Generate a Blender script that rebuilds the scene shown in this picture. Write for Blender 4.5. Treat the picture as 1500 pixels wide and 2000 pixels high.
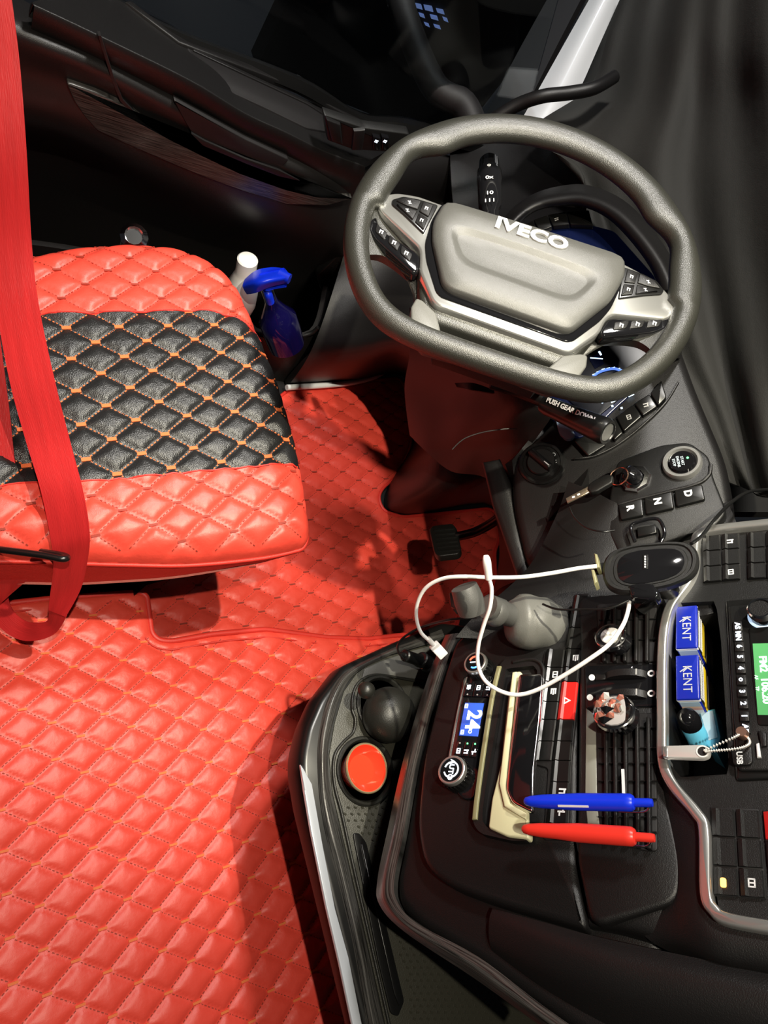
import bpy, bmesh, math, random
import numpy as np
from mathutils import Vector, Matrix
for _o in list(bpy.data.objects): bpy.data.objects.remove(_o)
SC = bpy.context.scene; COL = SC.collection
random.seed(4)
# ---------------------------------------------------------------- camera
# world: X = vehicle forward, Y = towards the driver's door, Z = up, cab floor at z 0
FPX = 1387.0
RM = np.array([[0.79524, 0.01748, -0.60604], [-0.26106, 0.91205, -0.31626], [0.54721, 0.40972, 0.72986]])
CAM = np.array([0, 0, 1.4])
cam = bpy.data.objects.new('camera', bpy.data.cameras.new('camera')); COL.objects.link(cam)
_m = Matrix([list(RM[i]) + [CAM[i]] for i in range(3)] + [[0, 0, 0, 1]])
cam.matrix_world = _m
cam.data.sensor_fit = 'VERTICAL'; cam.data.sensor_height = 24; cam.data.lens = FPX / 2000 * 24
cam.data.clip_start = 0.02
SC.camera = cam
# ---------------------------------------------------------------- light
SC.view_settings.view_transform = 'Standard'; SC.view_settings.look = 'None'
SC.view_settings.gamma = 1; SC.view_settings.use_curve_mapping = False; SC.view_settings.exposure = 0.0
w = bpy.data.worlds.new('night'); SC.world = w; w.use_nodes = True
w.node_tree.nodes['Background'].inputs[0].default_value = (0.55, 0.6, 0.7, 1)
w.node_tree.nodes['Background'].inputs[1].default_value = 0.018
def spot(name, loc, aim, power, size, blend, rad, col):
    l = bpy.data.lights.new(name, 'SPOT'); l.energy = power; l.spot_size = math.radians(size); l.spot_blend = blend
    l.shadow_soft_size = rad; l.color = col
    o = bpy.data.objects.new(name, l); COL.objects.link(o); o.location = loc
    o.rotation_euler = (Vector(aim) - Vector(loc)).to_track_quat('-Z', 'Y').to_euler(); return o
spot('reading_lamp_rear', (-0.12, -0.06, 2.1), (0.45, 0.1, 0.3), 72, 85, 0.35, 0.012, (1, 0.92, 0.76))
spot('reading_lamp_front', (0.4, 0.26, 2.1), (0.66, 0.42, 0.8), 130, 50, 0.75, 0.012, (1, 0.93, 0.74))
spot('pillar_fill_spot', (0.2, 2.6, 3.0), (1.42, 1.47, 0.8), 75, 22, 0.5, 0.1, (0.85, 0.93, 1))  # unseen spot added outside to brighten the white pillar
al = bpy.data.lights.new('cab_fill_light', 'AREA'); al.energy = 26; al.size = 0.16; al.color = (1, 0.96, 0.9)  # soft overhead fill, added for the footwell, door and wheel pad highlight
ao = bpy.data.objects.new('cab_fill_light', al); COL.objects.link(ao); ao.location = (0.5, 1.0, 2.1)

fl = bpy.data.lights.new('footwell_fill_light', 'AREA'); fl.energy = 1.1; fl.size = 0.06; fl.color = (1, 0.93, 0.85)  # unseen fill added under the dash to lift the dark mat by the pedal
fo = bpy.data.objects.new('footwell_fill_light', fl); COL.objects.link(fo); fo.location = (1.08, 0.36, 0.5)
# ---------------------------------------------------------------- helpers
def ray(px, py): return RM @ np.array([(px - 750) / FPX, -(py - 1000) / FPX, -1.0])
def D(px, py, t): return CAM + ray(px, py) * t                      # point seen at px,py at depth t metres
def H(px, py, z): d = ray(px, py); return CAM + d * ((z - CAM[2]) / d[2])
def YP(px, py, y): d = ray(px, py); return CAM + d * (y / d[1])
def nz(v): v = np.array(v, float); return v / np.linalg.norm(v)
class Fr:                                                           # a flat working frame: u right, v up, n out of the face
    def __init__(s, o, u, v): s.o = np.array(o, float); s.u = nz(u); s.v = nz(v); s.n = np.cross(s.u, s.v)
    def w(s, a, b, h=0): return s.o + s.u * a + s.v * b + s.n * h
    def hit(s, px, py, h=0):
        d = ray(px, py); o = s.o + s.n * h; t = (o - CAM) @ s.n / (d @ s.n); p = CAM + d * t - o
        return (float(p @ s.u), float(p @ s.v))
    def P(s, px, py, h=0): return s.w(*s.hit(px, py, h), h)
    def px(s, L, h=0): return [s.hit(x, y, h) for x, y in L]
    def rot(s, deg, o=None):
        c, k = math.cos(math.radians(deg)), math.sin(math.radians(deg))
        return Fr(s.o if o is None else o, s.u * c + s.v * k, -s.u * k + s.v * c)
def yawed(o, a, T):
    a, T = math.radians(a), math.radians(T)
    return Fr(o, (-math.sin(a), -math.cos(a), 0), (math.cos(T) * math.cos(a), -math.cos(T) * math.sin(a), math.sin(T)))
FLAT = Fr((0, 0, 0), (1, 0, 0), (0, 1, 0))

MATS = {}
def mat(name, col, rough=0.5, metal=0.0, spec=0.5, noise=0, nscale=400, bump=0, bscale=800, emit=0, stretch=None, coat=0, var=0, vscale=20, trans=0, alpha=1, kind='noise', uv=False):
    if name in MATS: return MATS[name]
    m = bpy.data.materials.new(name); m.use_nodes = True; nt = m.node_tree; b = nt.nodes['Principled BSDF']
    b.inputs['Base Color'].default_value = (*col, 1); b.inputs['Roughness'].default_value = rough
    b.inputs['Metallic'].default_value = metal; b.inputs['Specular IOR Level'].default_value = spec
    b.inputs['Coat Weight'].default_value = coat; b.inputs['Transmission Weight'].default_value = trans
    if emit: b.inputs['Emission Color'].default_value = (*col, 1); b.inputs['Emission Strength'].default_value = emit
    tc = nt.nodes.new('ShaderNodeTexCoord'); mp = nt.nodes.new('ShaderNodeMapping'); nt.links.new(tc.outputs['UV' if uv else 'Object'], mp.inputs[0])
    if stretch: mp.inputs['Scale'].default_value = stretch
    if var:
        n = nt.nodes.new('ShaderNodeTexNoise'); n.inputs['Scale'].default_value = vscale; n.inputs['Detail'].default_value = 6
        nt.links.new(mp.outputs[0], n.inputs[0])
        r = nt.nodes.new('ShaderNodeValToRGB'); r.color_ramp.elements[0].position = .35; r.color_ramp.elements[1].position = .65
        r.color_ramp.elements[0].color = (*[max(0, c * (1 - var)) for c in col], 1); r.color_ramp.elements[1].color = (*[min(1, c * (1 + var)) for c in col], 1)
        nt.links.new(n.outputs[0], r.inputs[0]); nt.links.new(r.outputs[0], b.inputs['Base Color'])
    if bump:
        if kind == 'voronoi': n2 = nt.nodes.new('ShaderNodeTexVoronoi')
        else: n2 = nt.nodes.new('ShaderNodeTexNoise'); n2.inputs['Detail'].default_value = 3
        n2.inputs['Scale'].default_value = bscale
        nt.links.new(mp.outputs[0], n2.inputs[0])
        bp = nt.nodes.new('ShaderNodeBump'); bp.inputs['Strength'].default_value = bump; bp.inputs['Distance'].default_value = 0.0006
        nt.links.new(n2.outputs[0], bp.inputs['Height'])
        n3 = nt.nodes.new('ShaderNodeTexNoise'); n3.inputs['Scale'].default_value = 28; n3.inputs['Detail'].default_value = 3
        nt.links.new(tc.outputs['Object'], n3.inputs[0])
        if noise:
            bp2 = nt.nodes.new('ShaderNodeBump'); bp2.inputs['Strength'].default_value = noise; bp2.inputs['Distance'].default_value = 0.006
            nt.links.new(n3.outputs[0], bp2.inputs['Height']); nt.links.new(bp.outputs[0], bp2.inputs['Normal']); nt.links.new(bp2.outputs[0], b.inputs['Normal'])
        else: nt.links.new(bp.outputs[0], b.inputs['Normal'])
    MATS[name] = m; return m
RED = mat('red_leatherette', (0.76, 0.066, 0.042), 0.42, bump=.25, bscale=900, noise=.35)
REDB = mat('red_side_fabric', (0.66, 0.03, 0.022), 0.6, bump=1, bscale=320, kind='voronoi')
REDD = mat('red_piping', (0.6, 0.03, 0.02), 0.5, bump=.4, bscale=700)
BLK = mat('black_leatherette', (0.014, 0.014, 0.015), 0.34, bump=.5, bscale=700, noise=.4, kind='voronoi')
THO = mat('orange_thread', (0.75, 0.16, 0.04), 0.7)
THR = mat('dark_red_thread', (0.3, 0.03, 0.015), 0.7)
BELT = mat('red_webbing', (0.52, 0.02, 0.022), 0.4, bump=.6, bscale=60, stretch=(14, 1, 1), var=.08, vscale=8, uv=True)
PLA = mat('black_plastic', (0.006, 0.006, 0.006), 0.42, spec=.42, bump=.5, bscale=1200)
PLS = mat('smooth_black_plastic', (0.006, 0.006, 0.006), 0.3)
GLO = mat('gloss_black', (0.006, 0.006, 0.007), 0.08)
SOFT = mat('charcoal_soft_plastic', (0.0065, 0.006, 0.0062), 0.42, spec=.42, bump=.5, bscale=900)
GRY = mat('grey_rubberised_plastic', (0.07, 0.07, 0.066), 0.42, bump=.4, bscale=1200)
GRY2 = mat('pale_grey_plastic', (0.13, 0.13, 0.12), 0.42, bump=.3, bscale=1200)
WHL = mat('wheel_leather', (0.02, 0.02, 0.016), 0.4, spec=.9, bump=.45, bscale=1000, kind='voronoi')
PADM = mat('airbag_cover_plastic', (0.075, 0.075, 0.07), 0.42, spec=.8, bump=.5, bscale=1400)
DRK = mat('recess_dark', (0.006, 0.005, 0.0055), 0.6)
SIL = mat('satin_silver', (0.62, 0.62, 0.6), 0.28, metal=.85)
SILG = mat('grey_silver_paint', (0.5, 0.5, 0.5), 0.35, metal=.4)
CHR = mat('chrome', (0.85, 0.85, 0.86), 0.14, metal=1)
WOOD = mat('brushed_charcoal_trim', (0.06, 0.058, 0.055), 0.3, var=.8, vscale=12, stretch=(1.5, 45, 1), bump=.5, bscale=12, metal=.3, uv=True)
RUB = mat('black_rubber', (0.013, 0.013, 0.011), 0.4, bump=.4, bscale=600)
WHT = mat('white_plastic', (0.8, 0.79, 0.77), 0.35)
WHP = mat('white_body_paint', (0.75, 0.76, 0.77), 0.3, coat=.5)
CREAM = mat('cream_silicone', (0.62, 0.6, 0.38), 0.5)
BLU = mat('blue_plastic', (0.005, 0.035, 0.75), 0.35)
REDP = mat('red_plastic', (0.85, 0.04, 0.025), 0.35)
REDS = mat('red_switch', (0.55, 0.015, 0.012), 0.35)
REDG = mat('glossy_red_enamel', (0.85, 0.05, 0.02), 0.12, coat=.6)
GOLD = mat('pale_gold_rim', (0.75, 0.6, 0.35), 0.25, metal=.8)
CLO = mat('black_curtain_cloth', (0.016, 0.0155, 0.0135), 0.8, bump=.8, bscale=700, noise=.2)
DOOR = mat('door_plastic', (0.008, 0.007, 0.007), 0.45, bump=.5, bscale=800)
NAVY = mat('navy_card', (0.008, 0.02, 0.32), 0.25)
WHE = mat('backlit_white', (0.8, 0.88, 1), 0.5, emit=1.6)
WHI = mat('white_print', (0.75, 0.76, 0.78), 0.5)
GRI = mat('grey_print', (0.35, 0.35, 0.35), 0.5)
BLE = mat('blue_lcd', (0.03, 0.09, 0.5), 0.3, emit=.6)
GRE = mat('green_lcd', (0.07, 0.3, 0.1), 0.4, emit=.45)
GLED = mat('green_led', (0.1, 1, 0.2), 0.4, emit=4)
AMB = mat('amber_led', (1, 0.42, 0.06), 0.4, emit=6)
DBL = mat('instrument_blue', (0.003, 0.006, 0.03), 0.25, emit=.15)
LBL = mat('light_blue_plastic', (0.12, 0.5, 0.72), 0.4)
YEL = mat('yellow_print', (0.8, 0.55, 0.02), 0.5)
BRS = mat('key_steel', (0.55, 0.45, 0.33), 0.3, metal=.9)
GLA = mat('window_glass', (0.9, 0.95, 0.95), 0.0, trans=1)
BOTT = mat('violet_liquid_bottle', (0.004, 0.003, 0.04), 0.08, coat=.6)

def tag(o, label=None, cat=None, group=None, kind=None):
    if label: o['label'] = label
    if cat: o['category'] = cat
    if group: o['group'] = group
    if kind: o['kind'] = kind
    return o
def link(o, parent=None):
    COL.objects.link(o)
    if parent is not None:
        o.parent = parent
        if parent.type == 'EMPTY': o.matrix_parent_inverse = Matrix.Translation(-parent.location)
    return o
def empty(name, loc, label, cat, group=None, kind=None):
    o = bpy.data.objects.new(name, None); o.empty_display_size = .02; COL.objects.link(o); o.location = [float(c) for c in loc]
    return tag(o, label, cat, group, kind)
def mesh(name, V, Fc, m, parent=None, smooth=True, ang=40, mi=None, fix=True):
    me = bpy.data.meshes.new(name)
    me.from_pydata([tuple(map(float, v)) for v in V], [], [tuple(f) for f in Fc])
    for x in (m if isinstance(m, (list, tuple)) else [m]): me.materials.append(x)
    if mi is not None: me.polygons.foreach_set('material_index', mi)
    if fix:
        bm = bmesh.new(); bm.from_mesh(me); bmesh.ops.recalc_face_normals(bm, faces=bm.faces); bm.to_mesh(me); bm.free()
    if smooth:
        me.polygons.foreach_set('use_smooth', [True] * len(me.polygons)); me.set_sharp_from_angle(angle=math.radians(ang))
    me.update()
    o = bpy.data.objects.new(name, me); link(o, parent); return o
def area(p): return sum(p[i - 1][0] * p[i][1] - p[i][0] * p[i - 1][1] for i in range(len(p))) / 2
def rnd(pts, r, seg=4):                                             # round the corners of a polygon
    out = []; n = len(pts)
    for i in range(n):
        p0, p, p1 = np.array(pts[i - 1]), np.array(pts[i]), np.array(pts[(i + 1) % n])
        a, b = p0 - p, p1 - p; la, lb = np.linalg.norm(a), np.linalg.norm(b); k = min(r, la * .45, lb * .45)
        A, B = p + a / la * k, p + b / lb * k
        for j in range(seg + 1):
            t = j / seg; out.append(tuple((1 - t) ** 2 * A + 2 * t * (1 - t) * p + t * t * B))
    return out
def inset(pts, d):
    n = len(pts); out = []
    for i in range(n):
        p0, p, p1 = np.array(pts[i - 1]), np.array(pts[i]), np.array(pts[(i + 1) % n])
        e0, e1 = p - p0, p1 - p; e0 = e0 / (np.linalg.norm(e0) + 1e-9); e1 = e1 / (np.linalg.norm(e1) + 1e-9)
        n0, n1 = np.array([-e0[1], e0[0]]), np.array([-e1[1], e1[0]]); m = n0 + n1; q = max(m @ m, .3)
        out.append(tuple(p + m * 2 * d / q / 1.0 if q > .3 else p + n0 * d))
    return out
def loops(name, F, L, m, parent=None, ang=40, capb=True, capt=True):  # stack of outlines [(pts,h)...], bottom first
    V, Fc = [], []; n = len(L[0][0])
    for pts, h in L: V += [F.w(a, b, h) for a, b in pts]
    for k in range(len(L) - 1):
        for i in range(n): j = (i + 1) % n; Fc.append((k * n + i, k * n + j, (k + 1) * n + j, (k + 1) * n + i))
    if capb: Fc.append(tuple(range(n - 1, -1, -1)))
    if capt: Fc.append(tuple((len(L) - 1) * n + i for i in range(n)))
    o = mesh(name, V, Fc, m, parent, ang=ang); P2 = [p for pts, h in L for p in pts]; put_uv(o, P2); return o
def put_uv(o, P2):
    lay = o.data.uv_layers.new(name='uv'); P2 = np.array(P2, float); vi = np.empty(len(o.data.loops), int); o.data.loops.foreach_get('vertex_index', vi); lay.data.foreach_set('uv', P2[vi].reshape(-1))
def slab(name, F, pts, h0, h1, m, parent=None, bev=0.001, r=0, ang=40):
    if area(pts) < 0: pts = pts[::-1]
    if r: pts = rnd(pts, r)
    if bev: return loops(name, F, [(pts, h0), (pts, h1 - bev), (inset(pts, bev * .5), h1 - bev * .3), (inset(pts, bev * 1.2), h1)], m, parent, ang)
    return loops(name, F, [(pts, h0), (pts, h1)], m, parent, ang)
def rect(a, b, w, h): return [(a - w / 2, b - h / 2), (a + w / 2, b - h / 2), (a + w / 2, b + h / 2), (a - w / 2, b + h / 2)]
def circ(a, b, r, n=28, ry=None): return [(a + r * math.cos(6.28318 * i / n), b + (ry or r) * math.sin(6.28318 * i / n)) for i in range(n)]
def ring(name, F, out, inn, h0, h1, m, parent=None):                # plate with an opening; same number of points
    n = len(out); V = [F.w(a, b, h) for pts, h in ((out, h0), (out, h1), (inn, h1), (inn, h0)) for a, b in pts]
    Fc = [(k * n + i, k * n + (i + 1) % n, ((k + 1) % 4) * n + (i + 1) % n, ((k + 1) % 4) * n + i) for k in range(4) for i in range(n)]
    return mesh(name, V, Fc, m, parent)
def resamp(poly, n, c):                                             # star-shaped polygon to n evenly angled points
    out = []
    for i in range(n):
        t = 6.2831853 * i / n + .013; d = np.array([math.cos(t), math.sin(t)]); best = None
        for k in range(len(poly)):
            p, q = np.array(poly[k - 1]) - c, np.array(poly[k]) - c; e = q - p
            den = d[0] * e[1] - d[1] * e[0]
            if abs(den) < 1e-12: continue
            s = (p[0] * e[1] - p[1] * e[0]) / den; w_ = (p[0] * d[1] - p[1] * d[0]) / den
            if s > 0 and -1e-6 <= w_ <= 1 + 1e-6 and (best is None or s > best): best = s
        out.append(tuple(np.array(c) + d * (best or 0)))
    return out
def catmull(P, k=6, closed=False):
    P = [np.array(p, float) for p in P]; n = len(P); out = []
    rng = range(n if closed else n - 1)
    for i in rng:
        if closed: a, b, c, d = P[i - 1], P[i], P[(i + 1) % n], P[(i + 2) % n]
        else: a, b, c, d = P[max(i - 1, 0)], P[i], P[i + 1], P[min(i + 2, n - 1)]
        for j in range(k):
            t = j / k; out.append(.5 * (2 * b + (c - a) * t + (2 * a - 5 * b + 4 * c - d) * t * t + (3 * b - a - 3 * c + d) * t ** 3))
    if not closed: out.append(P[-1])
    return out
def tube(name, pts, r, m, parent=None, k=6, seg=10, closed=False, ry=None, up=None, smooth=True):
    P = catmull(pts, k, closed) if k > 1 else [np.array(p, float) for p in pts]; n = len(P)
    rr = r if callable(r) else (lambda t: r)
    V, Fc = [], []; prev = None
    for i, p in enumerate(P):
        t = nz((P[(i + 1) % n] if (closed or i < n - 1) else p) - (P[i - 1] if (closed or i > 0) else p))
        if up is not None: s = np.cross(t, up)
        elif prev is None: s = np.cross(t, (0, 0, 1) if abs(t[2]) < .9 else (1, 0, 0))
        else: s = prev - t * (prev @ t)
        s = nz(s); prev = s; q = np.cross(s, t); R_ = rr(i / max(1, n - 1)); R2 = (ry if ry else R_) if not callable(ry) else ry(i / (n - 1))
        for j in range(seg): a = 6.2831853 * j / seg; V.append(p + s * math.cos(a) * R_ + q * math.sin(a) * R2)
    for i in range(n if closed else n - 1):
        for j in range(seg): a, b = i * seg, ((i + 1) % n) * seg; Fc.append((a + j, a + (j + 1) % seg, b + (j + 1) % seg, b + j))
    if not closed: Fc += [tuple(range(seg - 1, -1, -1)), tuple((n - 1) * seg + j for j in range(seg))]
    return mesh(name, V, Fc, m, parent, ang=50)
def lathe(name, o, ax, prof, m, parent=None, seg=32, mi=None, cap=True):      # prof: (radius, height) from base to top
    ax = nz(ax); s = nz(np.cross(ax, (0, 0, 1) if abs(ax[2]) < .9 else (1, 0, 0))); q = np.cross(ax, s); o = np.array(o)
    V, Fc, M = [], [], []
    for r, h in prof:
        for j in range(seg): a = 6.2831853 * j / seg; V.append(o + ax * h + (s * math.cos(a) + q * math.sin(a)) * max(r, 1e-5))
    for i in range(len(prof) - 1):
        for j in range(seg): Fc.append((i * seg + j, i * seg + (j + 1) % seg, (i + 1) * seg + (j + 1) % seg, (i + 1) * seg + j)); M.append(mi[i] if mi else 0)
    if cap: Fc += [tuple(range(seg - 1, -1, -1)), tuple((len(prof) - 1) * seg + j for j in range(seg))]; M += [0, mi[-1] if mi else 0]
    return mesh(name, V, Fc, m, parent, mi=M if mi else None, ang=35)
def patch(name, rows, m, parent=None, k=6, thick=0.012, back=None, disp=None):  # smooth sheet through a grid of points, with thickness
    R_ = [catmull(r, k) for r in rows]; cols = list(zip(*R_)); G = [catmull(c, k) for c in cols]; A = np.array(G).transpose(1, 0, 2)
    if disp is not None: A = disp(A)
    du = np.gradient(A, axis=0); dv = np.gradient(A, axis=1); N = np.cross(du, dv); N /= np.linalg.norm(N, axis=2, keepdims=True) + 1e-12
    mid = A[A.shape[0] // 2, A.shape[1] // 2]
    if np.sum(N * (CAM - A)) < 0: N = -N
    B = A - N * thick; p, q = A.shape[:2]; V = list(A.reshape(-1, 3)) + list(B.reshape(-1, 3)); o = p * q; Fc = []
    for i in range(p - 1):
        for j in range(q - 1):
            a = i * q + j; f = (a, a + 1, a + q + 1, a + q); Fc.append(f); Fc.append(tuple(x + o for x in f[::-1]))
    bd = [i * q for i in range(p)] + [(p - 1) * q + j for j in range(1, q)] + [i * q + q - 1 for i in range(p - 2, -1, -1)] + [j for j in range(q - 2, 0, -1)]
    for i in range(len(bd)): a, b = bd[i], bd[(i + 1) % len(bd)]; Fc.append((a, b, b + o, a + o))
    o = mesh(name, V, Fc, m, parent, ang=60)
    su = np.concatenate([[0], np.cumsum(np.linalg.norm(np.diff(A[p // 2], axis=0), axis=1))]); sv = np.concatenate([[0], np.cumsum(np.linalg.norm(np.diff(A[:, q // 2], axis=0), axis=1))])
    uv = [(su[j], sv[i]) for i in range(p) for j in range(q)]; put_uv(o, uv + uv); return o
def strap(name, L, Rr, m, parent=None, k=8, th=.0012):
    L, Rr = catmull(L, k), catmull(Rr, k); rows = [[L[i] * (1 - t) + Rr[i] * t for t in (0, .33, .67, 1)] for i in range(len(L))]
    return patch(name, rows, m, parent, k=1, thick=th)
def box(name, F, a0, a1, b0, b1, h0, h1, m, parent=None, bev=.001, r=0): return slab(name, F, [(a0, b0), (a1, b0), (a1, b1), (a0, b1)], h0, h1, m, parent, bev, r)
def text(s, F, a, b, size, m, parent, h=0, sx=1, ex=.0002, bold=0, rot=0, name='lettering', sp=1):
    cu = bpy.data.curves.new('t', 'FONT'); cu.body = s; cu.size = size; cu.align_x = 'CENTER'; cu.align_y = 'CENTER'; cu.extrude = ex; cu.offset = bold; cu.resolution_u = 3; cu.space_character = sp
    o = bpy.data.objects.new('t', cu); COL.objects.link(o); dg = bpy.context.evaluated_depsgraph_get(); dg.update()
    me = bpy.data.meshes.new_from_object(o.evaluated_get(dg)); bpy.data.objects.remove(o)
    f = F.rot(rot); M = Matrix([[f.u[i] * sx, f.v[i], f.n[i], F.w(a, b, h + ex)[i]] for i in range(3)] + [[0, 0, 0, 1]])
    me.transform(M); me.materials.clear(); me.materials.append(m); me.name = name
    o = bpy.data.objects.new(name, me); link(o, parent); return o
def boxes(name, L, m, parent, kind=None):                           # many small bars: (centre, dir, side, up, l, w, h)
    V, Fc = [], []
    for c, d, s, u, l, w_, h in L:
        i = len(V)
        for dz in (0, h):
            for x, y in ((-1, -1), (1, -1), (1, 1), (-1, 1)): V.append(c + d * x * l / 2 + s * y * w_ / 2 + u * dz)
        Fc += [(i + 4, i + 5, i + 6, i + 7), (i, i + 1, i + 5, i + 4), (i + 1, i + 2, i + 6, i + 5), (i + 2, i + 3, i + 7, i + 6), (i + 3, i, i + 4, i + 7)]
    o = mesh(name, V, Fc, m, parent, smooth=False, fix=False)
    if kind: o['kind'] = kind
    return o
# ---- quilted sheets: a height field over an outline, pillowed between stitched diamond seams
def inside(poly, X, Y):
    r = np.zeros(X.shape, bool); n = len(poly)
    for i in range(n):
        x0, y0 = poly[i - 1]; x1, y1 = poly[i]
        c = ((y0 > Y) != (y1 > Y)) & (X < (x1 - x0) * (Y - y0) / ((y1 - y0) + 1e-15) + x0); r ^= c
    return r
def edge(poly, X, Y):
    best = np.full(X.shape, 1e9); bx, by = X.copy(), Y.copy(); n = len(poly)
    for i in range(n):
        x0, y0 = poly[i - 1]; x1, y1 = poly[i]; ex, ey = x1 - x0, y1 - y0; L = ex * ex + ey * ey + 1e-15
        t = np.clip(((X - x0) * ex + (Y - y0) * ey) / L, 0, 1); qx, qy = x0 + t * ex, y0 + t * ey; d = np.hypot(X - qx, Y - qy)
        m = d < best; best[m] = d[m]; bx[m] = qx[m]; by[m] = qy[m]
    return best, bx, by
class Quilt:
    def __init__(s, poly, zf, k0, row, col, amp, roll):
        s.poly = poly; s.zf = zf; s.k0 = np.array(k0[:2]); B = np.array([[row[0], col[0]], [row[1], col[1]]]); s.B = B; s.Bi = np.linalg.inv(B); s.amp = amp; s.roll = roll
    def base(s, X, Y):
        d, _, _ = edge(s.poly, X, Y); r = s.roll; k = np.clip(r - d, 0, r); return s.zf(X, Y) - (r - np.sqrt(r * r - k * k)) * .9, d
    def lat(s, X, Y): x, y = X - s.k0[0], Y - s.k0[1]; p = s.Bi[0, 0] * x + s.Bi[0, 1] * y; q = s.Bi[1, 0] * x + s.Bi[1, 1] * y; return p + q, p - q
    def z(s, X, Y):
        b, d = s.base(X, Y); a, c = s.lat(X, Y); f = np.clip(d / .02, 0, 1)
        return b + s.amp * f * (1 - np.exp(-np.minimum(np.abs(np.sin(np.pi * a)), np.abs(np.sin(np.pi * c))) / .42) - .6)
    def sheet(s, name, m, parent, step=.0045, mfun=None, down=.012):
        P = np.array(s.poly); x0, y0 = P.min(0); x1, y1 = P.max(0)
        xs = np.arange(x0 - step, x1 + 2 * step, step); ys = np.arange(y0 - step, y1 + 2 * step, step); X, Y = np.meshgrid(xs, ys, indexing='ij')
        I = inside(s.poly, X, Y); _, bx, by = edge(s.poly, X, Y)
        F0 = I[:-1, :-1] | I[1:, :-1] | I[1:, 1:] | I[:-1, 1:]
        X2 = np.where(I, X, bx); Y2 = np.where(I, Y, by); Z = s.z(X2, Y2)
        idx = np.full(X.shape, -1); used = np.zeros(X.shape, bool)
        for a, b in ((0, 0), (1, 0), (1, 1), (0, 1)): used[a:X.shape[0] - 1 + a, b:X.shape[1] - 1 + b] |= F0
        idx[used] = np.arange(used.sum()); V = np.stack([X2[used], Y2[used], Z[used]], 1)
        ii, jj = np.nonzero(F0); Fc = np.stack([idx[ii, jj], idx[ii + 1, jj], idx[ii + 1, jj + 1], idx[ii, jj + 1]], 1)
        mi = None
        if mfun: cx, cy = xs[ii] + step / 2, ys[jj] + step / 2; mi = mfun(cx, cy).astype(int).tolist()
        o = mesh(name, V, Fc.tolist(), m, parent, mi=mi, ang=180, fix=False); return o
    def stitches(s, parent, mk, ml, sel=None, pitch=.0055, kl=.014, margin=.012, kname='stitched_knot', lname='seam_stitching', w_=.0013, kw=.0034):
        P = np.array(s.poly); ctr = s.lat(P[:, 0], P[:, 1]); a0, a1 = int(ctr[0].min()) - 1, int(ctr[0].max()) + 2; c0, c1 = int(ctr[1].min()) - 1, int(ctr[1].max()) + 2
        def toxy(a, c): p, q = (a + c) / 2, (a - c) / 2; return s.k0[0] + s.B[0, 0] * p + s.B[0, 1] * q, s.k0[1] + s.B[1, 0] * p + s.B[1, 1] * q
        pts = []
        ea = np.array(toxy(1, 0)) - np.array(toxy(0, 0)); n_ = max(3, int(np.linalg.norm(ea) / pitch))
        for a in range(a0, a1):
            for c in range(c0, c1):
                for k in range(1, n_ - 1):
                    t = (k + .5) / n_
                    pts.append((*toxy(a, c + t), 1)); pts.append((*toxy(a + t, c), 2))
        pts = np.array(pts); I = inside(s.poly, pts[:, 0], pts[:, 1]); d, _, _ = edge(s.poly, pts[:, 0], pts[:, 1]); pts = pts[I & (d > margin)]
        if sel is not None: pts = pts[sel(pts[:, 0], pts[:, 1])]
        zz = s.z(pts[:, 0], pts[:, 1]); e = .002
        gx = (s.base(pts[:, 0] + e, pts[:, 1])[0] - s.base(pts[:, 0] - e, pts[:, 1])[0]) / 2 / e; gy = (s.base(pts[:, 0], pts[:, 1] + e)[0] - s.base(pts[:, 0], pts[:, 1] - e)[0]) / 2 / e
        dA = nz(np.array(toxy(0, 1)) - np.array(toxy(0, 0))); dC = nz(np.array(toxy(1, 0)) - np.array(toxy(0, 0)))
        L = []
        for i in range(len(pts)):
            dd = dA if pts[i, 2] == 1 else dC; d3 = nz((dd[0], dd[1], gx[i] * dd[0] + gy[i] * dd[1])); up = nz((-gx[i], -gy[i], 1)); L.append((np.array([pts[i, 0], pts[i, 1], zz[i]]) + up * s.amp * .16, d3, np.cross(up, d3), up, pitch * .62, w_, .0013))
        if L: boxes(lname, L, ml, parent, 'stuff')
        K = [(*toxy(a, c), 0) for a in range(a0, a1) for c in range(c0, c1)]; K = np.array(K)
        I = inside(s.poly, K[:, 0], K[:, 1]); d, _, _ = edge(s.poly, K[:, 0], K[:, 1]); K = K[I & (d > margin)]
        if sel is not None: K = K[sel(K[:, 0], K[:, 1])]
        rd = nz(s.B[:, 0]); L = []
        for x, y, _ in K:
            b = s.z(np.array([x]), np.array([y]))[0]; e = .004; gx = (s.base(np.array([x + e]), np.array([y]))[0][0] - s.base(np.array([x - e]), np.array([y]))[0][0]) / 2 / e; gy = (s.base(np.array([x]), np.array([y + e]))[0][0] - s.base(np.array([x]), np.array([y - e]))[0][0]) / 2 / e
            up = nz((-gx, -gy, 1)); d3 = nz((rd[0], rd[1], gx * rd[0] + gy * rd[1])); L.append((np.array([x, y, b]) + up * s.amp * .16, d3, np.cross(up, d3), up, kl, kw, .0025))
        if L: boxes(kname, L, mk, parent, 'stuff')
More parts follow.
